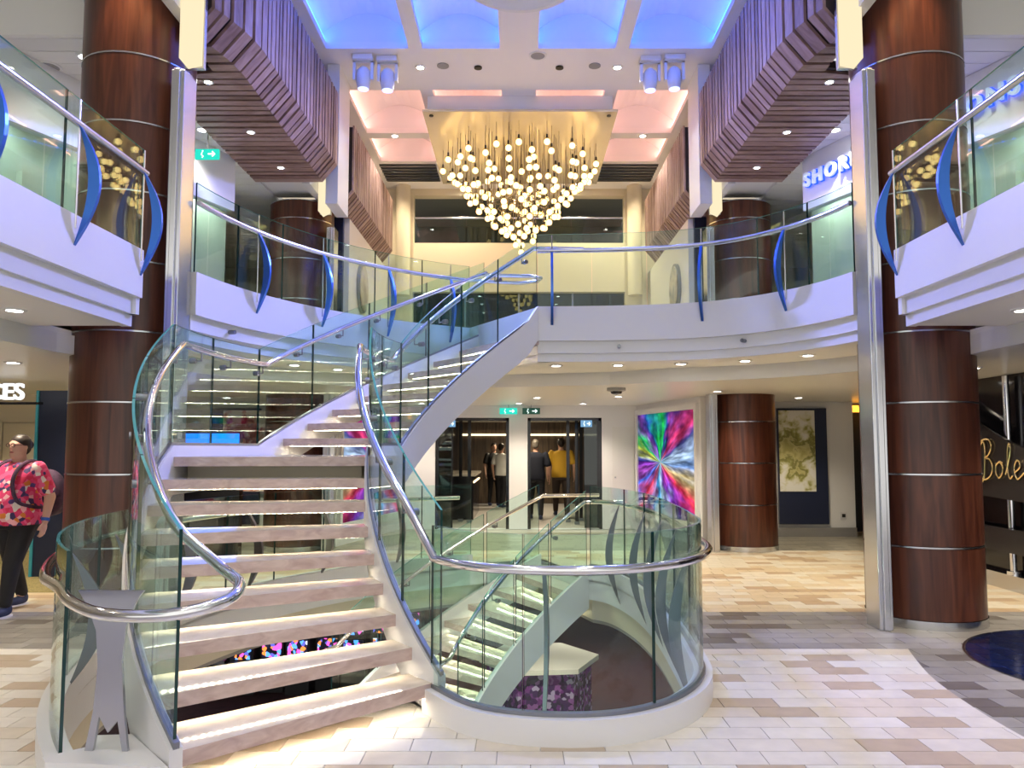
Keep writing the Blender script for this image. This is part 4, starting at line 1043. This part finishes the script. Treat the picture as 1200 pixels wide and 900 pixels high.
for sgn, nm in ((-1, 'left'), (1, 'right')):
    for q_, (x, y) in enumerate(((4.42, 7.55), (4.08, 8.5), (3.96, 9.35))):
        downlight(sgn * x, y, 5.545, 'downlight in the plank ceiling of the %s upper gallery, %s from the front' % (nm, ORD[q_]), 'upper gallery downlights ' + nm, (22, 55, 55)[q_], (1, .95, .85))
    for q_, y in enumerate((7.9, 9.2, 10.4)): downlight(sgn * 3.3, y, 5.45, 'small downlight in the underside of the %s wood overhang, %s from the front' % (nm, ORD[q_]), 'overhang downlights ' + nm, 12, sc=.7)
    for (x, y, wh_) in ((1.5, 11.3, 'beside the stage lights'), (2.3, 13.87, 'between the peach coffers')): downlight(sgn * x, y, HC, 'downlight in the high ceiling %s, %s side' % (wh_, nm), 'high ceiling downlights', 120, (1, .9, .78))
    for (x, y) in ((1.15, 11.25),):
        sp = tag(B().lathe([(.09, 0), (.09, -.012), (.0, -.02)], (sgn * x, y, HC), 20).obj('ceiling_speaker', M('speaker_grey', (.3, .3, .32), .6), None, True), 'round grey speaker in the high ceiling, %s' % nm, 'speaker')
    downlight(sgn * 3.5, 6.45, 6.2, 'warm downlight close to the near %s column' % nm, 'column downlights', 80, (1, .68, .34), spot=80)
    # moving heads
    for k, (x, y) in enumerate(((2.3, 11.0), (1.95, 11.05))):
        x = sgn * x
        mh = th('stage_light', 'white moving-head stage light under the ceiling at the %s, %s one' % (nm, ('outer', 'inner')[k]), 'stage light', (x, y, HC))
        B().box(x - .15, x + .15, y - .12, y + .12, HC - .08, HC).obj('base', WHITE, mh, bevel=.01)
        b = B().box(x - .15, x - .11, y - .04, y + .04, HC - .36, HC - .08).box(x + .11, x + .15, y - .04, y + .04, HC - .36, HC - .08).box(x - .15, x + .15, y - .04, y + .04, HC - .10, HC - .075)
        b.obj('yoke', WHITE, mh)
        B().lathe([(.05, .16), (.10, .10), (.105, -.06), (.085, -.16), (.08, -.165)], (x, y, HC - .32), 20).obj('head', WHITE, mh, True)
        B().lathe([(.078, 0), (.078, -.006)], (x, y, HC - .486), 16).obj('lens', E('head_lens_%s%d' % (nm, k), (.35, .45, 1), 2), mh)
        lamp('stage_lamp', 'SPOT', (x, y - .02, HC - .52), 1050, (.27, .30, 1.0), (sgn * -2.8, 6.6 + k * 1.4, 3.0), .08, 75, .9)

# deck below, foyer, shops, and lights added at the high ceiling
for x, y in ((-2.5, 15.5), (0.2, 16), (2, 15), (.2, 12)): lamp('below_lamp', 'SPOT', (x, y, -.56), 130, (1, .78, .68), size=.04, spot=130)
lamp('below_lamp', 'SPOT', (-2.6, 8.9, -.56), 60, (1, .9, .75), (-.4, 8.2, -2), .04, 140)
for fy in (16.5, 18.5, 20.8): lamp('foyer_lamp', 'SPOT', (.1, fy, 2.28), 75, (1, .85, .6), size=.05, spot=150)
for sgn in (-1, 1):
    for sx_, sy_ in ((4.4, 11.0), (5.0, 9.6), (5.6, 8.0), (6.2, 6.6)): lamp('shop_lamp', 'SPOT', (sgn * sx_, sy_, 5.5), 30, (.95, 1, .88), size=.05, spot=140)
    downlight(sgn * 1.3, 16.45, HC, 'added downlight close to the end wall, %s' % ('left' if sgn < 0 else 'right'), None, 170, (1, .82, .55), spot=150)  # this lamp and the next are added to brighten the end wall
    downlight(sgn * 2.6, 15.6, HC, 'added downlight over the round pilaster, %s' % ('left' if sgn < 0 else 'right'), None, 110, (1, .82, .55), spot=150)
    for q_, y_ in enumerate((1.5, 3.4, 5.0)):  # out of view, added to brighten the front floor and treads
        downlight(sgn * 1.5, y_, HC, 'added unseen downlight in the front part of the high ceiling, %s side, %s' % (('left' if sgn < 0 else 'right'), ('first', 'second', 'third')[q_]), 'added front high ceiling downlights', 85, (1, .93, .84), spot=100, sc=1.3)

# ================================================================== PEOPLE
def ell(b, c, r, n=14, m=10, mi=0):
    vs = []; fs = []
    for i in range(m + 1):
        t = pi * i / m
        for k in range(n): vs.append((c[0] + r[0] * sin(t) * cos(2 * pi * k / n), c[1] + r[1] * sin(t) * sin(2 * pi * k / n), c[2] + r[2] * cos(t)))
    for i in range(m):
        for k in range(n): fs.append((i * n + k, i * n + (k + 1) % n, (i + 1) * n + (k + 1) % n, (i + 1) * n + k))
    return b.add(vs, fs, mi)
def limb(b, pts, rad, n=12):
    b.tube(pts, rad, n)
    for p, r in zip(pts, rad): ell(b, p, (r, r, r), 12, 8)
    return b
def loft(b, rings, n=24):
    vs = []; fs = []; m = len(rings)
    for z, cx, cy_, rx, ry in rings:
        for k in range(n):
            a = 2 * pi * k / n; ca, sa = cos(a), sin(a)
            vs.append((cx + rx * math.copysign(abs(ca) ** .85, ca), cy_ + ry * math.copysign(abs(sa) ** .85, sa), z))
    for i in range(m - 1):
        for k in range(n): fs.append((i * n + k, i * n + (k + 1) % n, (i + 1) * n + (k + 1) % n, (i + 1) * n + k))
    fs += [list(range(n))[::-1], [(m - 1) * n + k for k in range(n)]]
    return b.add(vs, fs)
def fuse(name, b, mat, parent, vox, smooth=4):
    """one continuous surface out of overlapping forms"""
    me = bpy.data.meshes.new(name); me.from_pydata(b.v, [], b.f); bm = bmesh.new(); bm.from_mesh(me)
    bmesh.ops.remove_doubles(bm, verts=bm.verts, dist=1e-6); bmesh.ops.recalc_face_normals(bm, faces=bm.faces); bm.to_mesh(me); bm.free()
    t = bpy.data.objects.new(name, me); COL.objects.link(t)
    r = t.modifiers.new('r', 'REMESH'); r.mode = 'VOXEL'; r.voxel_size = vox; r.use_smooth_shade = True
    q = t.modifiers.new('s', 'SMOOTH'); q.iterations = smooth; q.factor = .5
    out = bpy.data.meshes.new_from_object(t.evaluated_get(bpy.context.evaluated_depsgraph_get())); out.name = name
    bpy.data.objects.remove(t); bpy.data.meshes.remove(me)
    out.materials.clear(); out.materials.append(mat)
    out.polygons.foreach_set('use_smooth', [True] * len(out.polygons))
    o = bpy.data.objects.new(name, out); COL.objects.link(o); o.parent = parent; return o
def child(b, name, mats, parent, smooth=True):
    o = bpy.data.objects.new(name, b.mesh(name, mats, smooth)); COL.objects.link(o); o.parent = parent; return o
def hand(b, wr, dr, side, s=1.0):
    """relaxed hand: palm, four curled fingers of unequal length, thumb from the side of the palm"""
    wr = Vector(wr); d = Vector(dr).normalized(); fw = Vector((0, -1, 0)); fw = (fw - d * fw.dot(d)).normalized(); sd = Vector((side, 0, 0))
    pc = wr + d * .045 * s
    ell(b, pc, (.018 * s, .038 * s, .05 * s), 12, 8)
    for k, ln in enumerate((.066, .078, .073, .058)):
        o = (.027 - .018 * k) * s
        k0 = wr + d * .080 * s + fw * o; k1 = k0 + d * ln * .5 * s - sd * .006; k2 = k1 + d * ln * .42 * s - sd * .020 * s
        limb(b, [k0, k1, k2], [.0095 * s, .009 * s, .0075 * s], 8)
    t0 = wr + d * .030 * s + fw * .030 * s
    limb(b, [t0, t0 + d * .030 * s + fw * .022 * s, t0 + d * .058 * s + fw * .026 * s - sd * .008], [.012 * s, .0105 * s, .009 * s], 8)
SKINM = [M('skin_%d' % i, c, .5) for i, c in enumerate(((.62, .36, .27), (.52, .30, .22)))]
def person(label, loc, rot, H, wide, belly, stride, armswing, mats, female=False, vox=.012, face=True, group=None, hairlong=False):
    """faces local -Y, feet at z = 0; mats = skin, shirt, trousers, shoes, hair"""
    skin, shirt, pants, shoe, hair = mats
    r = th('person', label, 'person', loc, group); r.rotation_euler = (0, 0, rot); r.scale = (H / 1.7,) * 3
    W = wide; arms = {}; legs = {}
    for sd in (-1, 1):
        fy = -stride * sd                    # one foot ahead, one behind
        hip = (sd * .088 * W, 0, .90); kn = (sd * .095 * W, fy * .55 - .03, .49); an = (sd * .10 * W, fy + (.02 if fy > 0 else 0), .085 + (.02 if fy > .1 else 0))
        legs[sd] = (hip, kn, an)
        ay = armswing * sd
        sh = (sd * (.165 * W + .02), .0, 1.375); el = (sd * (.225 * W + .03), ay * .5 + .03, 1.10); wr = (sd * (.235 * W + .02), ay - .05, .865)
        arms[sd] = (sh, el, wr)
    body = B()
    loft(body, [(.86, 0, 0, .15 * W, .10 * W), (1.0, 0, 0, .14 * W, .10 * W), (1.2, 0, 0, .15 * W, .10 * W), (1.34, 0, 0, .16 * W, .085 * W), (1.42, 0, .005, .09 * W, .06)])
    limb(body, [(0, .01, 1.40), (0, .0, 1.50)], [.056 * W ** .5, .052 * W ** .5])
    ell(body, (0, -.008, 1.585), (.071, .088, .108), 24, 18); ell(body, (0, -.045, 1.525), (.050, .048, .05), 16, 12)
    if wide > 1.25: ell(body, (0, -.03, 1.505), (.068, .062, .045))
    ell(body, (0, -.098, 1.568), (.012, .018, .020), 10, 8); limb(body, [(0, -.090, 1.60), (0, -.104, 1.57)], [.008, .011], 8)
    for sd in (-1, 1):
        ell(body, (sd * .073, .005, 1.578), (.010, .018, .028), 10, 8)
        ell(body, (sd * .030, -.088, 1.612), (.020, .008, .006), 10, 6)
        sh, el, wr = arms[sd]
        limb(body, [sh, el], [.050 * W ** .7, .042 * W ** .7]); limb(body, [el, wr], [.042 * W ** .7, .027 * W ** .3])
        hand(body, wr, Vector(wr) - Vector(el), sd)
        hip, kn, an = legs[sd]; limb(body, [hip, kn, an], [.085 * W ** .5, .056, .040])
    fuse('body', body, skin, r, vox, 3)
    # shirt
    top = B(); e = .018
    loft(top, [(.84, 0, -.01 * belly, (.165 + .01 * belly) * W + e, (.118 + .02 * belly) * W + e), (.95, 0, -.02 * belly, (.165 + .01 * belly) * W + e, (.118 + .03 * belly) * W + e), (1.08, 0, -.02 * belly, .155 * W + e, (.11 + .025 * belly) * W + e),
               (1.22, 0, -.01, .158 * W + e, (.112 + (.02 if female else .0)) * W + e), (1.33, 0, 0, .168 * W + e, .095 * W + e), (1.40, 0, .006, .12 * W + e, .072 * W + e), (1.435, 0, .008, .066 * W, .058 * W)])
    for sd in (-1, 1):
        sh, el, wr = arms[sd]; f = .72
        mid = tuple(sh[k] + (el[k] - sh[k]) * f for k in range(3))
        limb(top, [sh, mid], [.056 * W ** .6 + .006, .060 * W ** .6 + .008])
    fuse('shirt', top, shirt, r, max(.012, vox), 5)
    # trousers
    tr = B(); loft(tr, [(.80, 0, .0, .165 * W, .125 * W), (.90, 0, .005, .160 * W, .125 * W), (1.0, 0, 0, .14 * W, .105 * W)])
    for sd in (-1, 1):
        hip, kn, an = legs[sd]; limb(tr, [(hip[0], hip[1], .88), kn, (an[0], an[1], an[2] + .04)], [.098 * W ** .9, .070 * W ** .6, .056])
    fuse('trousers', tr, pants, r, max(.012, vox), 4)
    for sd in (-1, 1):
        an = legs[sd][2]; s_ = B(); z0 = an[2] - .085
        ell(s_, (an[0], an[1] - .06, z0 + .045), (.047, .135, .043), 16, 10); ell(s_, (an[0], an[1] + .01, z0 + .07), (.043, .06, .06), 14, 10)
        so_ = fuse('shoe', s_, shoe, r, .010, 3)
        sl = B(); sl.prism([(an[0] + .046 * cos(2 * pi * k / 20), an[1] - .058 + .138 * sin(2 * pi * k / 20)) for k in range(20)], z0, z0 + .016)
        o = child(sl, 'sole', WHITE2, so_)
    # hair
    h = B(); ell(h, (0, .012, 1.626), (.080, .097, .082), 20, 14); ell(h, (-.058, .02, 1.60), (.024, .05, .05)); ell(h, (.058, .02, 1.60), (.024, .05, .05)); ell(h, (0, .050, 1.575), (.070, .055, .075), 16, 12)
    if hairlong: ell(h, (0, .105, 1.60), (.045, .04, .045), 14, 10)
    ho = fuse('hair', h, hair, r, .010, 3)
    if face:
        f = B()
        for sd in (-1, 1): ell(f, (sd * .030, -.086, 1.598), (.010, .006, .005), 12, 8)
        child(f, 'eyes', [M('eye_white', (.8, .8, .78), .3)], r)['kind'] = 'stuff'
        f = B()
        for sd in (-1, 1): ell(f, (sd * .030, -.0915, 1.598), (.006, .003, .0055), 10, 6)
        child(f, 'pupils', [BLACK], r)['kind'] = 'stuff'
        m_ = B(); ell(m_, (0, -.0885, 1.528), (.026, .008, .008), 14, 8); child(m_, 'mouth', [M('lips', (.45, .13, .12), .4)], r)
    return r, arms, legs
FLORAL = ramp_mat('floral_shirt', [(0, (.78, .05, .18)), (.30, (.85, .12, .28)), (.46, (.05, .03, .12)), (.56, (.72, .03, .10)), (.70, (.90, .45, .50)), (.78, (.75, .22, .04)), (.86, (.10, .05, .20)), (.93, (.85, .75, .70))], kind='voronoi', scale=25, rough=.8, mapping=(1, 1, 1))
JEANS = M('black_trousers', (.010, .010, .014), .8); NAVYS = M('navy_shoes', (.02, .03, .08), .6); DHAIR = M('dark_hair', (.018, .011, .009), .5)
wo, arms, legs = person('woman in pink floral top with backpack walking beside the left column', (-4.86, 7.5, 0), radians(-14), 1.70, 1.30, 1.9, .20, .06, (SKINM[0], FLORAL, JEANS, NAVYS, DHAIR), True, .009, True, None, True)
g = B()
for sd in (-1, 1): g.tube([(sd * .030 + .024 * cos(2 * pi * k / 16), -.103, 1.597 + .018 * sin(2 * pi * k / 16)) for k in range(16)], .0028, 5, closed=True)
g.tube([(-.007, -.104, 1.600), (.007, -.104, 1.600)], .0028, 5)
for sd in (-1, 1): g.tube([(sd * .054, -.103, 1.600), (sd * .076, -.06, 1.600), (sd * .078, .01, 1.592)], .0028, 5)
child(g, 'glasses', [M('glasses_frame', (.10, .04, .04), .3)], wo)
wt = B(); w_ = Vector(arms[1][2]); e_ = Vector(arms[1][1]); u_ = (e_ - w_).normalized()
wt.cyl(w_ + u_ * .01, w_ + u_ * .04, .036, n=16); child(wt, 'watch_strap', [M('watch_blue', (.02, .10, .45), .5)], wo)
bag = th('backpack', 'dark purple backpack worn by the woman at the left', 'backpack', (-4.86, 7.5, 0)); bag.rotation_euler = (0, 0, radians(-14))
PURP = ramp_mat('backpack_cloth', [(.35, (.035, .018, .045)), (.55, (.07, .03, .07)), (.7, (.02, .012, .03))], scale=14, rough=.8)
bb = B(); ell(bb, (0.06, .30, 1.12), (.19, .12, .24), 20, 14); ell(bb, (0.06, .36, 1.02), (.15, .10, .13), 18, 12); fuse('bag_body', bb, PURP, bag, .014, 4)
for sd in (-1, 1):
    st = B().tube(spline([(sd * .12, .20, 1.30), (sd * .125, .07, 1.435), (sd * .13, -.06, 1.425), (sd * .135, -.165, 1.33), (sd * .15, -.20, 1.20), (sd * .20, -.175, 1.06), (sd * .24, .0, 1.0), (sd * .16, .22, .99)], 5), .018, 6); child(st, 'strap', [PURP], bag)
NAV = M('navy_shirt', (.006, .008, .02), .9); MUST = M('mustard_shirt', (.52, .30, .02), .8); BRN = M('brown_trousers', (.045, .03, .025), .8); GREYH = M('grey_hair', (.10, .085, .07), .6)
person('man in a dark navy shirt walking away in the right entrance opening', (.37, 17.0, 0), pi - .1, 1.76, 1.15, .6, .10, .04, (SKINM[1], NAV, JEANS, NAVYS, GREYH), vox=.016, face=False)
person('man in a mustard yellow shirt walking away in the right entrance opening', (.98, 17.9, 0), pi + .05, 1.80, 1.15, .4, .08, -.04, (SKINM[1], MUST, BRN, NAVYS, DHAIR), vox=.016, face=False)
person('distant person in white shirt and black trousers in the left opening', (-.46, 20.4, 0), pi - .5, 1.70, .95, .2, .08, .05, (SKINM[1], M('white_shirt', (.7, .7, .68), .8), JEANS, NAVYS, DHAIR), vox=.018, face=False)
person('distant person in dark clothes beside the white-shirted one', (-.68, 21.0, 0), .3, 1.72, 1.0, .2, .05, .05, (SKINM[1], BLACK, JEANS, NAVYS, DHAIR), vox=.018, face=False)

# ================================================================== SMALL FITTINGS
GREEN = E('exit_green', (.02, .55, .42), .9); GWHITE = E('exit_white', (.8, 1, .95), 1.0)
def exit_sign(x, y, z, label, mat=GREEN, ceil=None, w_=.34, h_=.12):
    r = th('exit_sign', label, 'sign', (x, y, z))
    B().box(x - w_ / 2, x + w_ / 2, y - .015, y + .015, z, z + h_).obj('panel', mat, r)
    b = B(); u = h_ / 12
    ell(b, (x - w_ * .18, y - .017, z + h_ * .80), (u, .003, u), 8, 6)
    b.tube([(x - w_ * .20, y - .017, z + h_ * .66), (x - w_ * .23, y - .017, z + h_ * .42), (x - w_ * .15, y - .017, z + h_ * .28), (x - w_ * .20, y - .017, z + h_ * .12)], u * .8, 5)
    b.obj('pictogram', GWHITE, r)['kind'] = 'stuff'
    b = B().tube([(x + w_ * .05, y - .017, z + h_ * .5), (x + w_ * .32, y - .017, z + h_ * .5)], u, 5); b.tube([(x + w_ * .22, y - .017, z + h_ * .75), (x + w_ * .33, y - .017, z + h_ * .5), (x + w_ * .22, y - .017, z + h_ * .25)], u, 5)
    b.obj('arrow', GWHITE, r)['kind'] = 'stuff'
    if ceil: B().cyl((x, y, z + h_), (x, y, ceil), .008, n=6).obj('hanger', STEEL, r)
exit_sign(-.20, 14.8, 2.22, 'green exit sign over the left entrance opening', ceil=2.4)
exit_sign(.24, 14.8, 2.22, 'dim green exit sign over the right entrance opening', M('exit_dim', (.02, .16, .13), .4), ceil=2.4)
BLUS = E('sign_blue_white', (.25, .5, .8), .5)
exit_sign(-1.35, 15.02, 1.98, 'small blue sign at the left of the entrance', BLUS, 2.1, .22, .13); exit_sign(1.32, 15.02, 1.98, 'small blue sign at the right of the entrance', BLUS, 2.1, .22, .13)
exit_sign(-3.93, 9.45, 5.20, 'teal exit sign hanging under the left upper gallery ceiling', ceil=5.546, w_=.30, h_=.13)
def grille(x, y, z, label, r_=.12):
    g = th('ceiling_speaker', label, 'speaker', (x, y, z))
    B().lathe([(r_ * .8, 0), (r_ * .8, -.012), (r_, -.012), (r_ * 1.03, 0)], (x, y, z), 24).obj('rim', WHITE2, g, True)
    B().lathe([(r_ * .8, -.002), (r_ * .8, -.008)], (x, y, z), 24).obj('mesh_disc', M('grille_grey', (.30, .30, .30), .6) if 'grille_grey' not in bpy.data.materials else bpy.data.materials['grille_grey'], g)
grille(-4.9, 7.75, 5.545, 'round speaker grille in the left upper gallery ceiling')
grille(.28, 10.95, HC, 'large round speaker grille in the high ceiling near the centre', .13)
for x in (-.62, .62):
    tag(B().lathe([(.06, 0), (.06, -.02), (.0, -.03)], (x, 11.3, HC), 16).obj('ceiling_spot', BLACK, None, True), 'small black recessed spot in the high ceiling, %s of centre' % ('left' if x < 0 else 'right'), 'spotlight')
for i, (x, y, z) in enumerate(((1.35, 10.6, 2.40), (-1.0, 10.9, 2.40))):
    dm = th('dome_camera', 'grey dome camera under the lower ceiling, %s' % ('right of the stair' if i == 0 else 'behind the stair'), 'camera', (x, y, z))
    B().lathe([(.13, 0), (.13, -.04), (.10, -.05)], (x, y, z), 24).obj('housing', M('camera_grey', (.35, .35, .36), .4) if i == 0 else bpy.data.materials['camera_grey'], dm, True)
    B().lathe([(.085, -.045), (.07, -.08), (.0, -.10)], (x, y, z), 20).obj('dome', DARK, dm, True)
for i, fr in enumerate((.25, .62)):
    p, tg = ptan(up_right, fr); x, y = p
    nv_ = (tg[1], -tg[0])
    tag(B().cyl((x - nv_[0] * .06, y - nv_[1] * .06, 2.73), (x + nv_[0] * .02, y + nv_[1] * .02, 2.73), .022, n=10).obj('sprinkler', DSTEEL, None, True), 'small metal sprinkler on the right gallery fascia, %s one' % ('inner', 'outer')[i], 'sprinkler')
p, tg = ptan(up_left, .15)
tag(B().cyl((p[0] - tg[1] * .06, p[1] + tg[0] * .06, 2.73), (p[0] + tg[1] * .02, p[1] - tg[0] * .02, 2.73), .022, n=10).obj('sprinkler', DSTEEL, None, True), 'small metal sprinkler on the left gallery fascia', 'sprinkler')
# dark mullions and slim columns inside the foyer
for i, (x, y) in enumerate(((-1.5, 15.9), (-1.25, 16.6), (-1.05, 16.4), (1.2, 16.0), (1.35, 16.8), (1.05, 16.5))):
    f = th('foyer_post', 'slim dark glazed post inside the %s entrance opening, %s' % ('left' if x < 0 else 'right', ('outermost', 'middle', 'innermost')[i % 3]), 'post', (x, y, 0))
    B().box(x - .035, x + .035, y - .035, y + .035, 0, 2.3).obj('shaft', DARK, f); B().box(x - .05, x + .05, y - .05, y + .05, 0, .06).obj('foot', DSTEEL, f)
